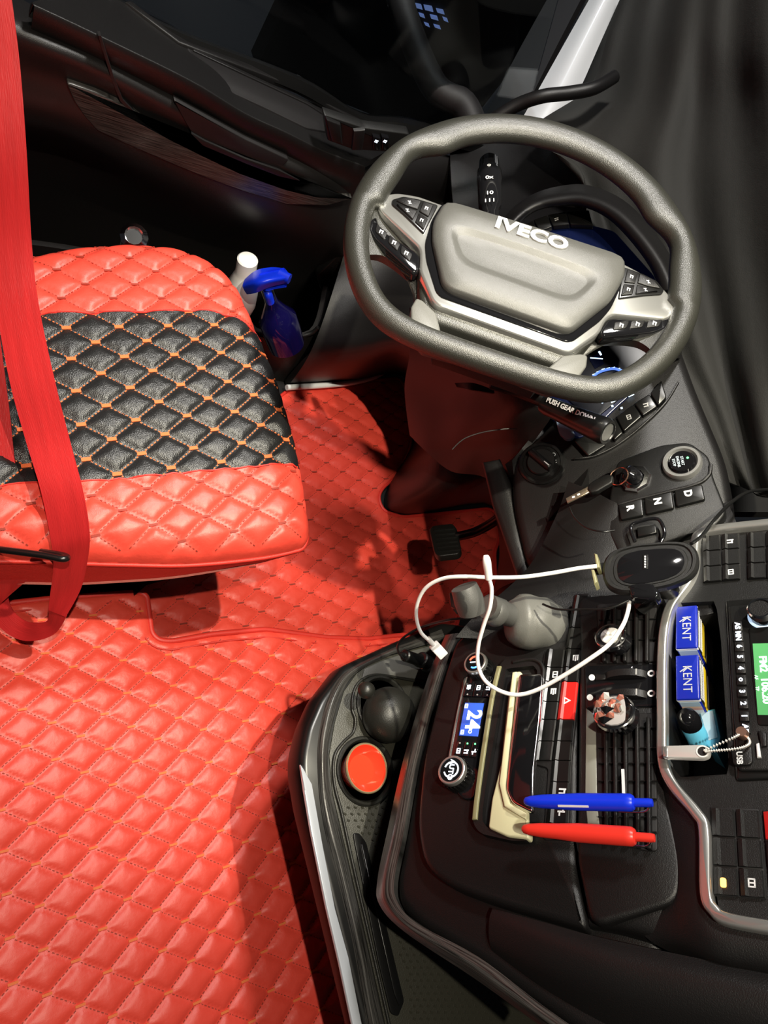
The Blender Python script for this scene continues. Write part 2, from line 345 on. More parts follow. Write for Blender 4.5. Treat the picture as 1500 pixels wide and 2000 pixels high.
def glyph(F, a, b, s, m, parent, kind=0, h=0):                      # small pictogram made of bars
    L = {0: [(0, 0, .9, .2), (0, .3, .7, .16), (0, -.3, .7, .16), (-.4, 0, .16, .8)], 1: [(0, .3, .9, .15), (0, -.3, .9, .15), (-.4, 0, .15, .7), (.4, 0, .15, .7), (0, 0, .15, .5)],
         2: [(-.2, 0, .2, .9), (.15, .25, .6, .2), (.3, -.15, .2, .6)], 3: [(0, 0, .2, .9), (-.25, .2, .5, .18), (.25, -.2, .5, .18)]}[kind]
    L = [(F.w(a + x * s, b + y * s, h), F.u, F.v, F.n, w_ * s, g * s, .0004) for x, y, w_, g in L]
    return boxes('icon', L, m, parent)

# ================================================================ setting
o = box('floor', FLAT, -1.4, 2.4, -1.8, 1.25, -.04, -.002, DRK, bev=0); tag(o, kind='structure')
TZ = .18
tun = [H(x, y, TZ)[:2] for x, y in [(-120, 1190), (0, 1179), (100, 1168), (275, 1155), (288, 1163), (297, 1235), (310, 1249), (335, 1252), (420, 1237), (520, 1228), (640, 1244), (720, 1247), (800, 1238), (960, 1230), (1080, 1500), (1100, 2300), (400, 2300), (-120, 2150)]]
tun = [tuple(map(float, p)) for p in tun]
o = slab('floor', FLAT, inset(tun if area(tun) > 0 else tun[::-1], .006), -.001, TZ - .012, DRK, bev=0); tag(o, kind='structure')

# ---------------- door (left side of the cab)
def YG(L): return [[YP(x, y, Y) for x, y, Y in r] for r in L]
dr = empty('door_1', (.6, 1.15, 0), 'dark driver door with armrest, pull recesses and brushed trim strip', 'door', kind='structure')
dr['kind'] = 'structure'
patch('door_panel', YG([
 [(-160, -140, 1.2), (60, 8, 1.2), (256, 75, 1.2), (430, 130, 1.2), (587, 195, 1.2), (720, 262, 1.2), (860, 300, 1.2), (1000, 330, 1.2)],
 [(-160, -60, 1.1), (60, 60, 1.063), (200, 120, 1.063), (373, 210, 1.063), (480, 270, 1.063), (600, 325, 1.063), (730, 370, 1.1), (900, 400, 1.2)],
 [(-160, 100, 1.062), (50, 140, 1.062), (200, 190, 1.062), (373, 275, 1.062), (480, 325, 1.062), (600, 370, 1.062), (720, 410, 1.1), (860, 450, 1.2)],
 [(-160, 200, 1.061), (50, 235, 1.061), (150, 262, 1.061), (300, 328, 1.061), (440, 390, 1.061), (560, 430, 1.062), (690, 470, 1.1), (820, 540, 1.2)],
 [(-160, 290, 1.17), (50, 310, 1.17), (150, 340, 1.17), (300, 420, 1.17), (420, 480, 1.17), (540, 530, 1.17), (660, 590, 1.18), (760, 650, 1.2)],
 [(-160, 600, 1.18), (50, 600, 1.18), (200, 620, 1.18), (380, 650, 1.18), (480, 680, 1.18), (590, 715, 1.18), (680, 730, 1.18), (760, 735, 1.2)]]), DOOR, dr, thick=.03)
# armrest shelf running under the window sill
arm_top = [(69, 2), (195, 62), (373, 150), (480, 214), (560, 251), (640, 290), (715, 318)]
sill = [(200, -20), (290, 35), (400, 98), (500, 150), (620, 205), (720, 248), (800, 275)]
patch('armrest', YG([[(x, y, 1.2) for x, y in sill],
                     [(x * .5 + a * .5, y * .5 + b * .5 - 2, 1.13) for (x, y), (a, b) in zip(sill, arm_top)],
                     [(a, b, 1.07) for a, b in arm_top], [(a - 2, b + 12, 1.058) for a, b in arm_top],
                     [(a - 6, b + 40, 1.06) for a, b in arm_top], [(a - 10, b + 72, 1.08) for a, b in arm_top]]), SOFT, dr, thick=.02)
F12 = Fr((0, 1.195, 0), (1, 0, 0), (0, 0, 1))                        # upright frame facing the cab
def FY(y): return Fr((0, y, 0), (1, 0, 0), (0, 0, 1))
def doorslab(name, px, y, th, m, bev=.002, r=0): f = FY(y); return slab(name, f, f.px(px), -th, 0, m, dr, bev, r)
_p = YP(290, 35, 1.2); _u = nz(YP(720, 248, 1.2) - _p); _q = YP(480, 214, 1.07) - _p; _v = nz(_p * 0 - (_q - _u * (_q @ _u))); FA = Fr(_p, _u, _v)
if FA.n @ (CAM - _p) < 0: FA = Fr(_p, -FA.u, FA.v)
slab('grab_recess', FA, FA.px([(357, 76), (375, 98), (480, 146), (600, 204), (652, 238), (668, 262), (600, 250), (520, 211), (420, 165), (388, 140)], .003), -.01, .003, DRK, dr, .001, r=.006)
slab('sill_moulding', FA, FA.px([(256, 0), (352, 74), (470, 118), (587, 162), (660, 203), (715, 236), (712, 243), (655, 212), (585, 172), (468, 128), (350, 82), (246, 2)], .008), -.004, .008, SOFT, dr, .002)
slab('recess_back_line', FA, FA.px([(378, 92), (480, 140), (600, 196), (655, 230), (653, 236), (600, 202), (480, 146), (378, 98)], .006), .0, .006, SOFT, dr, .001)
doorslab('panel_seam', [(192, 70), (197, 70), (222, 150), (240, 195), (262, 218), (256, 219), (235, 198), (217, 152)], 1.05, .01, DRK, bev=0)
doorslab('brushed_trim_strip', [(129, 161), (190, 182), (256, 213), (285, 240), (330, 270), (400, 305), (470, 338), (560, 370), (620, 384), (690, 387), (640, 402), (560, 400), (470, 372), (400, 347), (330, 318), (250, 283), (190, 256), (165, 228), (145, 198)], 1.05, .012, WOOD, r=.006)
doorslab('door_pull_recess', [(338, 194), (400, 228), (480, 272), (566, 312), (545, 333), (480, 312), (400, 278), (376, 262), (362, 240)], 1.05, .012, DRK, r=.006)
doorslab('door_pull_edge', [(374, 260), (400, 275), (480, 310), (545, 332), (585, 354), (545, 345), (480, 320), (396, 285)], 1.046, .006, SOFT, bev=.001)
sw = doorslab('switch_plate', [(633, 224), (712, 250), (800, 262), (800, 300), (690, 293), (640, 275)], 1.06, .02, PLA, r=.004)
f = FY(1.058)
for q, k in (([(636, 228), (664, 240), (668, 278), (646, 272)], SOFT), ([(690, 252), (712, 250), (706, 290), (686, 290)], SOFT)):
    x = slab('lever_switch', f, f.px(q), -.012, .006, k, sw, .002)
f = FY(1.055)
for x0 in (735, 752):
    x = slab('window_switch', f, f.px([(x0 - 7, 264), (x0 + 7, 267), (x0 + 7, 292), (x0 - 7, 289)]), -.01, .004, GLO, sw, .001)
    a, b = f.hit(x0, 276, .004); glyph(f, a, b, .007, WHE, x, 1, .004)
# lower pocket with a moulded lip
tube('pocket_lip', [YP(x, y, 1.0) for x, y in [(460, 640), (500, 655), (560, 660), (605, 652), (622, 640)]], .006, SOFT, dr)
patch('pocket_wall', YG([[(0, 470, 1.05), (200, 500, 1.05), (420, 560, 1.04), (470, 610, 1.02), (510, 652, 1.0), (610, 650, 1.0), (640, 560, 1.1)],
                         [(0, 640, 1.05), (200, 700, 1.05), (420, 740, 1.04), (480, 745, 1.02), (530, 750, 1.0), (640, 740, 1.0), (700, 700, 1.1)]]), DOOR, dr)
# loudspeaker grille
f = FY(1.12); gq = [(618, 540), (660, 500), (770, 510), (780, 640), (720, 655), (650, 640)]
sp = slab('speaker_grille', f, f.px(gq), -.02, 0, PLA, dr, .002, r=.01)
L = []; gp = f.px(gq); xs = [p[0] for p in gp]; ys = [p[1] for p in gp]
gx, gy = np.meshgrid(np.arange(min(xs), max(xs), .007), np.arange(min(ys), max(ys), .007)); ok = inside(inset(gp if area(gp) > 0 else gp[::-1], .012), gx, gy)
boxes('grille_holes', [(f.w(a, b, 0), f.u, f.v, f.n, .004, .004, .0012) for a, b in zip(gx[ok], gy[ok])], SOFT, sp, 'stuff')
# side window, its frame and what is outside
f = FY(1.28)
win = slab('window_1', f, f.px([(-200, -500), (1230, -500), (1010, 290), (800, 260), (700, 228), (585, 150), (352, 60), (200, -30)]), -.006, 0, GLA, None, 0); tag(win, kind='structure')
o = patch('wall_left', YG([[(200, -20, 1.2), (352, 64, 1.2), (587, 156, 1.2), (715, 232, 1.2), (800, 243, 1.2), (1000, 300, 1.2)],
                           [(200, -24, 1.32), (352, 57, 1.32), (587, 147, 1.32), (700, 215, 1.32), (800, 228, 1.32), (1000, 270, 1.32)]]), PLS, thick=.02); tag(o, kind='structure')
o = tube('trim_1', [D(x, y, 1.55) for x, y in [(760, -80), (800, 60), (850, 170), (905, 205), (930, 260)]], .03, DRK, None); tag(o, kind='structure')
bl = empty('lit_building', YP(840, 15, 8.0), 'dark building with small bluish lit windows outside the door glass', 'building')
f = FY(8.0); c = f.hit(840, 15)
slab('facade', f, rect(c[0], c[1] + 1, 3.2, 5), -.3, 0, DRK, bl, 0)
LWM = mat('lit_window', (.3, .45, 1), .5, emit=.28)
for i, (px, py, ww, hh) in enumerate([(815, 8, 14, 7), (835, 12, 16, 8), (858, 18, 14, 6), (822, 26, 10, 5), (846, 30, 14, 6), (868, 34, 9, 5), (832, 44, 9, 4), (852, 48, 12, 4)]):
    q = f.px([(px - ww / 2, py - hh / 2), (px + ww / 2, py - hh / 2 + 3), (px + ww / 2 + 2, py + hh / 2 + 4), (px - ww / 2 + 2, py + hh / 2)]); slab('lit_window', f, q, 0, .03, LWM, bl, 0)
# white body pillar beyond the glass and the black grab handle
pil = patch('trim_2', [[D(1184, -60, 1.62), D(1210, -60, 1.58), D(1237, -60, 1.6)], [D(1105, 80, 1.62), D(1139, 80, 1.58), D(1174, 80, 1.6)], [D(1046, 185, 1.62), D(1086, 185, 1.58), D(1127, 185, 1.6)], [D(998, 270, 1.62), D(1034, 272, 1.58), D(1074, 275, 1.6)]], WHP, thick=.02); tag(pil, kind='structure')
o = patch('trim_3', [[D(1100, -60, 1.7), D(1165, -60, 1.66)], [D(1000, 120, 1.7), D(1062, 140, 1.66)], [D(920, 280, 1.7), D(1000, 270, 1.66)]], DRK, thick=.02); tag(o, kind='structure')
gh = tube('grab_handle', [D(x, y, t) for x, y, t in [(905, 268, 1.42), (960, 235, 1.4), (1010, 205, 1.38), (1060, 188, 1.36), (1110, 182, 1.36), (1160, 172, 1.36), (1200, 150, 1.38)]], .0125, SOFT)
tag(gh, 'thick black curved grab handle crossing the white windscreen pillar', 'handle')

# dark footwell shell around the mat
o = patch('wall_front', [
 [H(560, 757, .004), H(700, 745, .004), H(788, 736, .004), H(815, 840, .004), H(752, 965, .004), H(790, 1006, .004), H(968, 992, .004), H(985, 1150, .004)],
 [D(600, 700, 1.75), D(700, 690, 1.7), D(800, 680, 1.6), D(870, 800, 1.6), D(850, 920, 1.6), D(880, 950, 1.6), D(990, 940, 1.6), D(1020, 1130, 1.5)],
 [D(640, 600, 1.7), D(740, 560, 1.7), D(850, 560, 1.65), D(930, 700, 1.62), D(950, 800, 1.6), D(980, 850, 1.6), D(1060, 880, 1.6), D(1100, 1080, 1.45)],
 [D(700, 400, 1.7), D(800, 380, 1.7), D(900, 380, 1.7), D(1000, 480, 1.68), D(1050, 600, 1.65), D(1100, 700, 1.6), D(1160, 800, 1.6), D(1200, 1000, 1.4)]], DOOR, thick=.02, k=5); tag(o, kind='structure')
o = tube('trim_4', [H(x, y, .03) for x, y in [(560, 757), (665, 750), (715, 741), (748, 727), (762, 708)]] + [D(790, 680, 1.85), D(805, 655, 1.85)], .008, WHP, None); tag(o, kind='structure')

o = patch('wall_left', [[D(x, y, t) for x, y, t in q] for q in [
 [(880, 262, 1.62), (940, 240, 1.62), (1000, 246, 1.6), (1070, 255, 1.56), (1120, 270, 1.5)], [(880, 330, 1.58), (940, 330, 1.58), (1010, 330, 1.56), (1080, 340, 1.5), (1150, 350, 1.44)], [(890, 460, 1.55), (950, 460, 1.52), (1030, 450, 1.48), (1100, 440, 1.44), (1170, 440, 1.4)]]], SOFT, thick=.02); tag(o, kind='structure')
# ================================================================ quilted floor mats
def quilt_basis(pl, k0, k1, k2): a, b, c = pl(*k0), pl(*k1), pl(*k2); return a[:2], (b - a)[:2], (c - a)[:2]
fpoly = [tuple(map(float, H(x, y, .012)[:2])) for x, y in [(565, 761), (650, 756), (745, 741), (782, 738), (798, 775), (806, 830), (800, 880), (775, 930), (747, 953), (738, 972), (748, 998), (785, 1010), (860, 1003), (955, 993), (971, 1003), (976, 1055), (966, 1075), (968, 1120), (965, 1150), (900, 1190), (880, 1270), (820, 1330), (600, 1310), (200, 1330), (180, 1180), (380, 900)]]
if area(fpoly) < 0: fpoly = fpoly[::-1]
fpoly = rnd(fpoly, .02, 3)
mt = empty('floor_mat', (*np.mean(fpoly, 0), 0), 'red diamond-quilted leatherette mat lying low in the driver footwell', 'floor mat')
k0, rw, cl = quilt_basis(lambda x, y: H(x, y, .012), (620.5, 835), (620.5 + 54, 836.5), (629, 869))
q1 = Quilt(fpoly, lambda X, Y: .014 + .003 * np.sin(X * 23 + 2) * np.sin(Y * 17), k0, rw, cl, .008, .008)
q1.sheet('quilted_cover', RED, mt, step=.006); q1.stitches(mt, THR, THR, kl=.016, pitch=.007)
tube('bound_edge', [np.array([x, y, .012]) for x, y in fpoly], .005, REDD, mt, k=1, closed=True, seg=8)
if area(tun) < 0: tun = tun[::-1]
tpoly = rnd(tun, .012, 3)
tm = empty('tunnel_mat', (*np.mean(tun, 0), TZ - .01), 'large red diamond-quilted mat on the raised tunnel between seat and dashboard', 'floor mat')
k0, rw, cl = quilt_basis(lambda x, y: H(x, y, TZ), (231, 1604), (231 + 98, 1604 - 25.7), (240.3, 1678.7))
q2 = Quilt(tpoly, lambda X, Y: TZ + .003 * np.sin(X * 14) * np.sin(Y * 11 + 1), k0, rw, cl, .0075, .01)
q2.sheet('quilted_cover', RED, tm, step=.0045); q2.stitches(tm, THO, THR, kl=.013)
ed = [np.array([x, y, TZ - .004]) for x, y in tpoly]
tube('bound_edge', ed, .0055, REDD, tm, k=1, closed=True, seg=8)
band = inset(tpoly, .016); tube('hem_seam', [np.array([x, y, TZ - .0005]) for x, y in band], .0018, REDD, tm, k=1, closed=True, seg=6)

# ================================================================ driver seat
FSEAT = Fr((.3, .6, .5), (1, 0, .18), (0, 1, 0))
def SP(x, y, h=-.02): return FSEAT.P(x, y, h)
spoly = [(-110, 540), (-40, 515), (60, 490), (160, 472), (262, 466), (350, 476), (420, 505), (470, 555), (497, 620), (545, 735), (580, 850), (602, 950), (616, 1040), (608, 1060), (540, 1076), (440, 1087), (360, 1092), (200, 1088), (60, 1082), (-110, 1082)]
sw3 = [SP(x, y) for x, y in spoly]; sp2 = [tuple(map(float, p[:2])) for p in sw3]
if area(sp2) < 0: sp2 = sp2[::-1]
sp2 = rnd(sp2, .03, 3)
zseat = lambda X, Y: .5 + .18 * (X - .3) + .012 * np.cos((Y - .6) * 4) - .01
seat = empty('driver_seat', (.35, .6, .05), 'red and black diamond-quilted driver seat cushion beside the door', 'seat')
k0, rw, cl = quilt_basis(lambda x, y: SP(x, y, 0), (130.7, 639), (233.5, 637), (140, 700))
qs = Quilt(sp2, zseat, k0, rw, cl, .0095, .05)
tl = np.array([SP(x, y, 0)[:2] for x, y in [(-110, 628), (80, 612), (200, 610), (300, 608), (400, 606), (460, 620), (505, 645), (560, 690)]])
bl_ = np.array([SP(x, y, 0)[:2] for x, y in [(-110, 958), (30, 945), (170, 940), (330, 925), (480, 912), (560, 905), (610, 905)]])
def mid(X, Y): return (Y < np.interp(X, tl[:, 0], tl[:, 1])) & (Y > np.interp(X, bl_[:, 0], bl_[:, 1]))
qs.sheet('quilted_cushion', [RED, BLK], seat, step=.0042, mfun=mid)
qs.stitches(seat, THO, THO, sel=mid, kl=.013, kw=.0055, w_=.0017, pitch=.005); qs.stitches(seat, THR, THR, sel=lambda X, Y: ~mid(X, Y), kl=.012, pitch=.005)
for arr, nm in ((tl, 'panel_seam'), (bl_, 'panel_seam')):
    xs = np.linspace(max(-.02, sp2 and min(p[0] for p in sp2) + .01), arr[-1, 0] - .005, 40); ys = np.interp(xs, arr[:, 0], arr[:, 1]); zz = qs.z(xs, ys)
    I = inside(sp2, xs, ys); tube(nm, [np.array([a, b, c]) for a, b, c, i in zip(xs, ys, zz, I) if i], .0014, REDD, seat, k=1, seg=6)
X_ = np.array(sp2); bz, _ = qs.base(X_[:, 0], X_[:, 1]); n = len(sp2)
dn = .012 + .075 * np.clip((.56 - X_[:, 0]) / .3, 0, 1); cen = X_.mean(0)
rings = [np.column_stack([X_, bz + .002]), np.column_stack([X_ + (cen - X_) * -.006, bz - dn * .5]), np.column_stack([X_ + (cen - X_) * .012, bz - dn]), np.column_stack([X_ + (cen - X_) * .1, bz - dn - .004])]
V = np.concatenate(rings); Fc = [(k * n + i, k * n + (i + 1) % n, (k + 1) * n + (i + 1) % n, (k + 1) * n + i) for k in range(3) for i in range(n)]
mesh('side_band', V, Fc, REDB, seat)
tube('zip_piping', [p for p in rings[0]], .0035, REDD, seat, k=1, closed=True, seg=8)
tube('zip', [p - np.array([0, 0, .001]) for p in rings[2]], .003, mat('pink_zip', (.8, .25, .2), .6, bump=1, bscale=400), seat, k=1, closed=True, seg=6)
base = inset(sp2, .045)
loops('seat_base', FLAT, [(inset(sp2, .19), .0), (inset(sp2, .17), .24), (inset(sp2, .1), .33), (base, .37), (base, .40)], PLS, seat)
slab('seat_slide_rail', FLAT, [(.12, .39), (.56, .39), (.56, .43), (.12, .43)], .33, .38, SOFT, seat)
# backrest, mostly behind the photographer's edge of view
patch('backrest', [[(-.1, .40, .52), (-.12, .6, .52), (-.1, .84, .52)], [(-.16, .40, .8), (-.2, .6, .8), (-.16, .84, .8)], [(-.22, .42, 1.15), (-.26, .6, 1.15), (-.22, .82, 1.15)]], RED, seat, thick=.1)

# ---------------- seat belt
sb = empty('seat_belt', SP(100, 900, .02), 'bright red webbing seat belt draped down over the seat to a black guide', 'seat belt')
Ll = [D(-75, -60, .72), D(-60, 120, .76), D(-45, 300, .80), D(-28, 480, .85), D(-5, 620, .88), D(20, 750, .89), D(50, 860, .9), D(80, 960, .9), D(100, 1060, .92), D(104, 1110, .95), D(98, 1160, .99), D(94, 1192, 1.01)]
Rl = [D(15, -60, .73), D(38, 120, .77), D(52, 300, .81), D(62, 480, .86), D(76, 600, .88), D(108, 750, .89), D(136, 860, .9), D(162, 960, .9), D(175, 1040, .92), D(172, 1090, .95), D(158, 1150, .99), D(128, 1205, 1.01)]
strap('shoulder_webbing', Ll, Rl, BELT, sb)
strap('lower_loop', [D(95, 1188, 1.01), D(92, 1212, 1.03), D(70, 1216, 1.04), D(48, 1212, 1.05), D(25, 1192, 1.05), D(14, 1160, 1.05), D(10, 1120, 1.05), D(8, 1085, 1.04)],
      [D(130, 1203, 1.01), D(110, 1235, 1.03), D(78, 1250, 1.04), D(40, 1250, 1.05), D(5, 1230, 1.05), D(-25, 1190, 1.05), D(-40, 1130, 1.05), D(-45, 1085, 1.04)], BELT, sb)
strap('lap_webbing', [D(-70, 560, .93), D(-55, 700, .93), D(-45, 850, .93), D(-35, 960, .93), D(-22, 1050, .945), D(-15, 1078, .95)],
      [D(-15, 560, .93), D(5, 700, .935), D(18, 800, .935), D(32, 920, .935), D(55, 1000, .94), D(100, 1072, .95)], BELT, sb)
strap('tucked_webbing', [D(-20, 1088, .955), D(-20, 1120, .97), D(0, 1180, 1.03)], [D(98, 1090, .955), D(80, 1110, .97), D(22, 1160, 1.03)], BELT, sb)
tube('guide_bar', [D(-30, 1070, .9), D(20, 1076, .89), D(80, 1084, .885), D(124, 1092, .885), D(126, 1086, .9), D(80, 1078, .915)], .0045, PLS, sb)

# ---------------- things in the door pocket
b = empty('spray_bottle', D(545, 640, 1.6), 'blue trigger spray bottle of violet liquid in the door pocket', 'bottle')
A, B = D(548, 640, 1.62), D(520, 560, 1.52); ax = nz(B - A); L_ = np.linalg.norm(B - A)
lathe('body', A - ax * .06, ax, [(.03, 0), (.042, .006), (.044, .05), (.043, L_ * .75), (.03, L_ * .9), (.014, L_ + .02), (.014, L_ + .06)], BOTT, b)
patch('trigger_head', [[D(478, 545, 1.5), D(500, 528, 1.48), D(530, 522, 1.48), D(556, 524, 1.49)], [D(474, 560, 1.48), D(500, 550, 1.44), D(530, 545, 1.44), D(568, 540, 1.47)], [D(482, 575, 1.5), D(500, 572, 1.46), D(530, 560, 1.46), D(566, 552, 1.49)]], BLU, b, thick=.03)
tube('trigger', [D(520, 560, 1.49), D(524, 575, 1.48), D(528, 590, 1.5)], .009, BLU, b)
tube('nozzle', [D(545, 535, 1.47), D(566, 545, 1.47)], .011, BLU, b)
wb = lathe('white_bottle', D(470, 590, 1.62), D(484, 505, 1.5) - D(470, 590, 1.62), [(.03, -.02), (.034, 0), (.034, .06), (.024, .09), (.022, .1), (.022, .135), (.019, .138)], WHT)
tag(wb, 'white plastic bottle standing behind the blue sprayer beside the seat', 'bottle')
c = lathe('chrome_cap', D(262, 480, 1.3), nz(D(262, 440, 1.2) - D(262, 480, 1.3)), [(.02, 0), (.024, .01), (.026, .03), (.024, .05), (.016, .056), (.014, .05)], CHR, seg=12)
tag(c, 'shiny chrome ribbed cap peeking over the door-side seat edge', 'cap')

# ================================================================ dashboard
FS = yawed(D(905, 1400, .91), 35, 66)                                # centre stack face, angled to the driver
FC = yawed(D(1180, 800, 1.13), 8, 52)                                # instrument side, facing the driver
FD = yawed(D(1284, 974, .99), 20, 60)                                # gear key panel
o = patch('wall_front', [[D(1180, -100, 1.9), D(1400, -100, 1.7), D(1700, -100, 1.5)], [D(1050, 300, 1.9), D(1350, 300, 1.7), D(1700, 300, 1.5)], [D(1000, 700, 1.75), D(1350, 700, 1.5), D(1700, 700, 1.35)], [D(1100, 1000, 1.5), D(1350, 1000, 1.35), D(1700, 1000, 1.2)]], CLO, thick=.02); tag(o, kind='structure')
db = empty('dashboard', FS.P(1000, 1500, -.1), 'black moulded truck dashboard with brushed trim edge around the centre stack', 'dashboard')
def S(name, F, px, h0, h1, m, parent, bev=.001, r=0): return slab(name, F, F.px(px, h1), h0, h1, m, parent, bev, r)
S('lower_body', FS, [(884, 1245), (869, 1272), (850, 1355), (812, 1494), (790, 1625), (771, 1719), (775, 1764), (812, 1805), (925, 1872), (1050, 1962), (1160, 2040), (1290, 2090), (1300, 1600), (1290, 1180), (1160, 1150), (1100, 1175), (960, 1225)], -.2, -.022, SOFT, db, .01, r=.02)
S('climate_pod', FS, [(893, 1238), (862, 1330), (825, 1480), (812, 1610), (826, 1690), (875, 1730), (960, 1762), (1140, 1815), (1146, 1800), (1122, 1690), (1128, 1600), (1130, 1250), (1100, 1180), (960, 1228)], -.06, -.001, SOFT, db, .006, r=.03)
L_ = [(865, 1250), (835, 1325), (790, 1475), (756, 1625), (737, 1719), (741, 1767), (790, 1820), (925, 1910), (1050, 2000), (1180, 2095)]
R_ = [(889, 1250), (870, 1285), (848, 1360), (812, 1494), (790, 1625), (771, 1719), (775, 1764), (812, 1805), (925, 1872), (1050, 1962), (1190, 2055)][:1] + [(869, 1290), (846, 1370), (812, 1494), (790, 1625), (771, 1719), (777, 1766), (812, 1805), (925, 1872), (1050, 1962), (1190, 2055)][1:]
L_ = [(870, 1240), (835, 1325), (790, 1475), (756, 1625), (737, 1719), (741, 1767), (790, 1820), (925, 1910), (1050, 2000), (1180, 2095)]
R_ = [(895, 1236), (858, 1335), (815, 1485), (788, 1628), (770, 1719), (777, 1762), (814, 1803), (933, 1868), (1055, 1960), (1190, 2055)]
patch('brushed_trim', [[FS.P(x, y, -.035) for x, y in L_], [FS.P(x * .6 + a * .4, y * .6 + b_ * .4, -.018) for (x, y), (a, b_) in zip(L_, R_)], [FS.P(x, y, -.018) for x, y in R_]], WOOD, db, thick=.012)
S('vent_housing', FS, [(1126, 1165), (1292, 1150), (1300, 1200), (1288, 1260), (1288, 1480), (1304, 1560), (1332, 1680), (1326, 1760), (1250, 1785), (1155, 1812), (1126, 1680), (1132, 1250)], -.06, .006, SOFT, db, .004, r=.015)
patch('dash_side', [[FS.P(x, y, h) for x, y, h in r] for r in [
  [(1286, 1440, .012), (1290, 1490, .012), (1308, 1540, .014), (1362, 1600, .016), (1376, 1660, .016), (1378, 1745, .016), (1404, 1798, .014), (1470, 1812, .014), (1560, 1826, .014)],
  [(1284, 1450, .0), (1286, 1500, .002), (1300, 1580, .004), (1330, 1660, .008), (1340, 1730, .01), (1352, 1790, .012), (1392, 1832, .014), (1470, 1850, .014), (1560, 1866, .014)],
  [(1280, 1460, -.02), (1280, 1600, -.01), (1290, 1680, -.004), (1308, 1740, .0), (1310, 1780, .002), (1330, 1830, .004), (1390, 1872, .006), (1470, 1890, .006), (1560, 1906, .006)],
  [(1240, 1500, -.03), (1240, 1680, -.03), (1250, 1720, -.02), (1250, 1770, -.01), (1250, 1815, -.008), (1290, 1850, -.01), (1380, 1885, -.012), (1470, 1908, -.012), (1560, 1925, -.012)]]], SOFT, db, k=5, thick=.01)
patch('under_vent_panel', [[FS.P(x, y, h) for x, y, h in r] for r in [
  [(1124, 1640, .004), (1180, 1650, .004), (1250, 1680, .004), (1300, 1700, -.002)],
  [(1140, 1720, .0), (1200, 1730, .002), (1260, 1750, .002), (1312, 1765, -.002)],
  [(1150, 1800, -.006), (1210, 1805, -.004), (1280, 1825, -.006), (1350, 1850, -.01)],
  [(1154, 1816, -.02), (1210, 1826, -.02), (1290, 1848, -.02), (1370, 1870, -.02)]]], SOFT, db, thick=.01)
kp = patch('knee_panel', [[FS.P(x, y, h) for x, y, h in r] for r in [
  [(962, 1774, -.012), (1050, 1798, -.006), (1152, 1826, -.002), (1260, 1850, 0), (1380, 1875, .002), (1580, 1918, .004)],
  [(955, 1800, -.012), (1050, 1832, 0), (1152, 1862, .006), (1260, 1890, .008), (1380, 1915, .01), (1580, 1958, .012)],
  [(958, 1850, -.02), (1050, 1890, -.008), (1152, 1925, -.002), (1260, 1960, 0), (1380, 1990, .002), (1580, 2040, .004)],
  [(985, 1912, -.045), (1060, 1955, -.035), (1152, 2005, -.03), (1260, 2060, -.03), (1380, 2100, -.03), (1580, 2160, -.03)]]], SOFT, db, thick=.012)
# silver-framed radio bay with an open cubby
bay = [(1372, 1040), (1600, 1018), (1640, 1500), (1600, 1830), (1400, 1790), (1384, 1740), (1378, 1602), (1320, 1532), (1299, 1480), (1299, 1260), (1312, 1195), (1356, 1120)]
cub = [(1316, 1178), (1398, 1174), (1408, 1250), (1418, 1400), (1424, 1512), (1330, 1518), (1308, 1492), (1306, 1262)]
cc = FS.hit(1362, 1345, .012)
ring('radio_bay_panel', FS, resamp(FS.px(bay, .012), 128, cc), resamp(FS.px(cub, .012), 128, cc), -.09, .012, PLA, db)
S('cubby_floor', FS, [(1290, 1150), (1430, 1150), (1450, 1540), (1290, 1540)], -.1, -.088, DRK, db, 0)
S('cubby_wing', FS, [(1362, 1178), (1398, 1176), (1398, 1196), (1362, 1204)], -.03, .004, SOFT, db, .001)
S('bay_backing', FS, [(1290, 1150), (1640, 1000), (1640, 1850), (1290, 1540)], -.13, -.1, DRK, db, 0)
def bar(name, F, path, w_, h0, h1, m, parent, bev=.001):
    P = catmull([np.array(p) for p in F.px(path, h1)], 5); n = len(P); A, B = [], []
    for i, p in enumerate(P):
        t = nz((P[min(i + 1, n - 1)] - P[max(i - 1, 0)])); s = np.array([-t[1], t[0]]); A.append(tuple(p + s * w_ / 2)); B.append(tuple(p - s * w_ / 2))
    return slab(name, F, A + B[::-1], h0, h1, m, parent, bev)
bar('silver_frame', FS, [(1560, 1012), (1480, 1020), (1400, 1029), (1366, 1038), (1356, 1056), (1354, 1100), (1342, 1132), (1308, 1180), (1295, 1230), (1291, 1300), (1291, 1400), (1293, 1482), (1312, 1530), (1358, 1585), (1374, 1620), (1377, 1740), (1392, 1775), (1425, 1795), (1560, 1818)], .0105, 0, .022, SIL, db, .002)
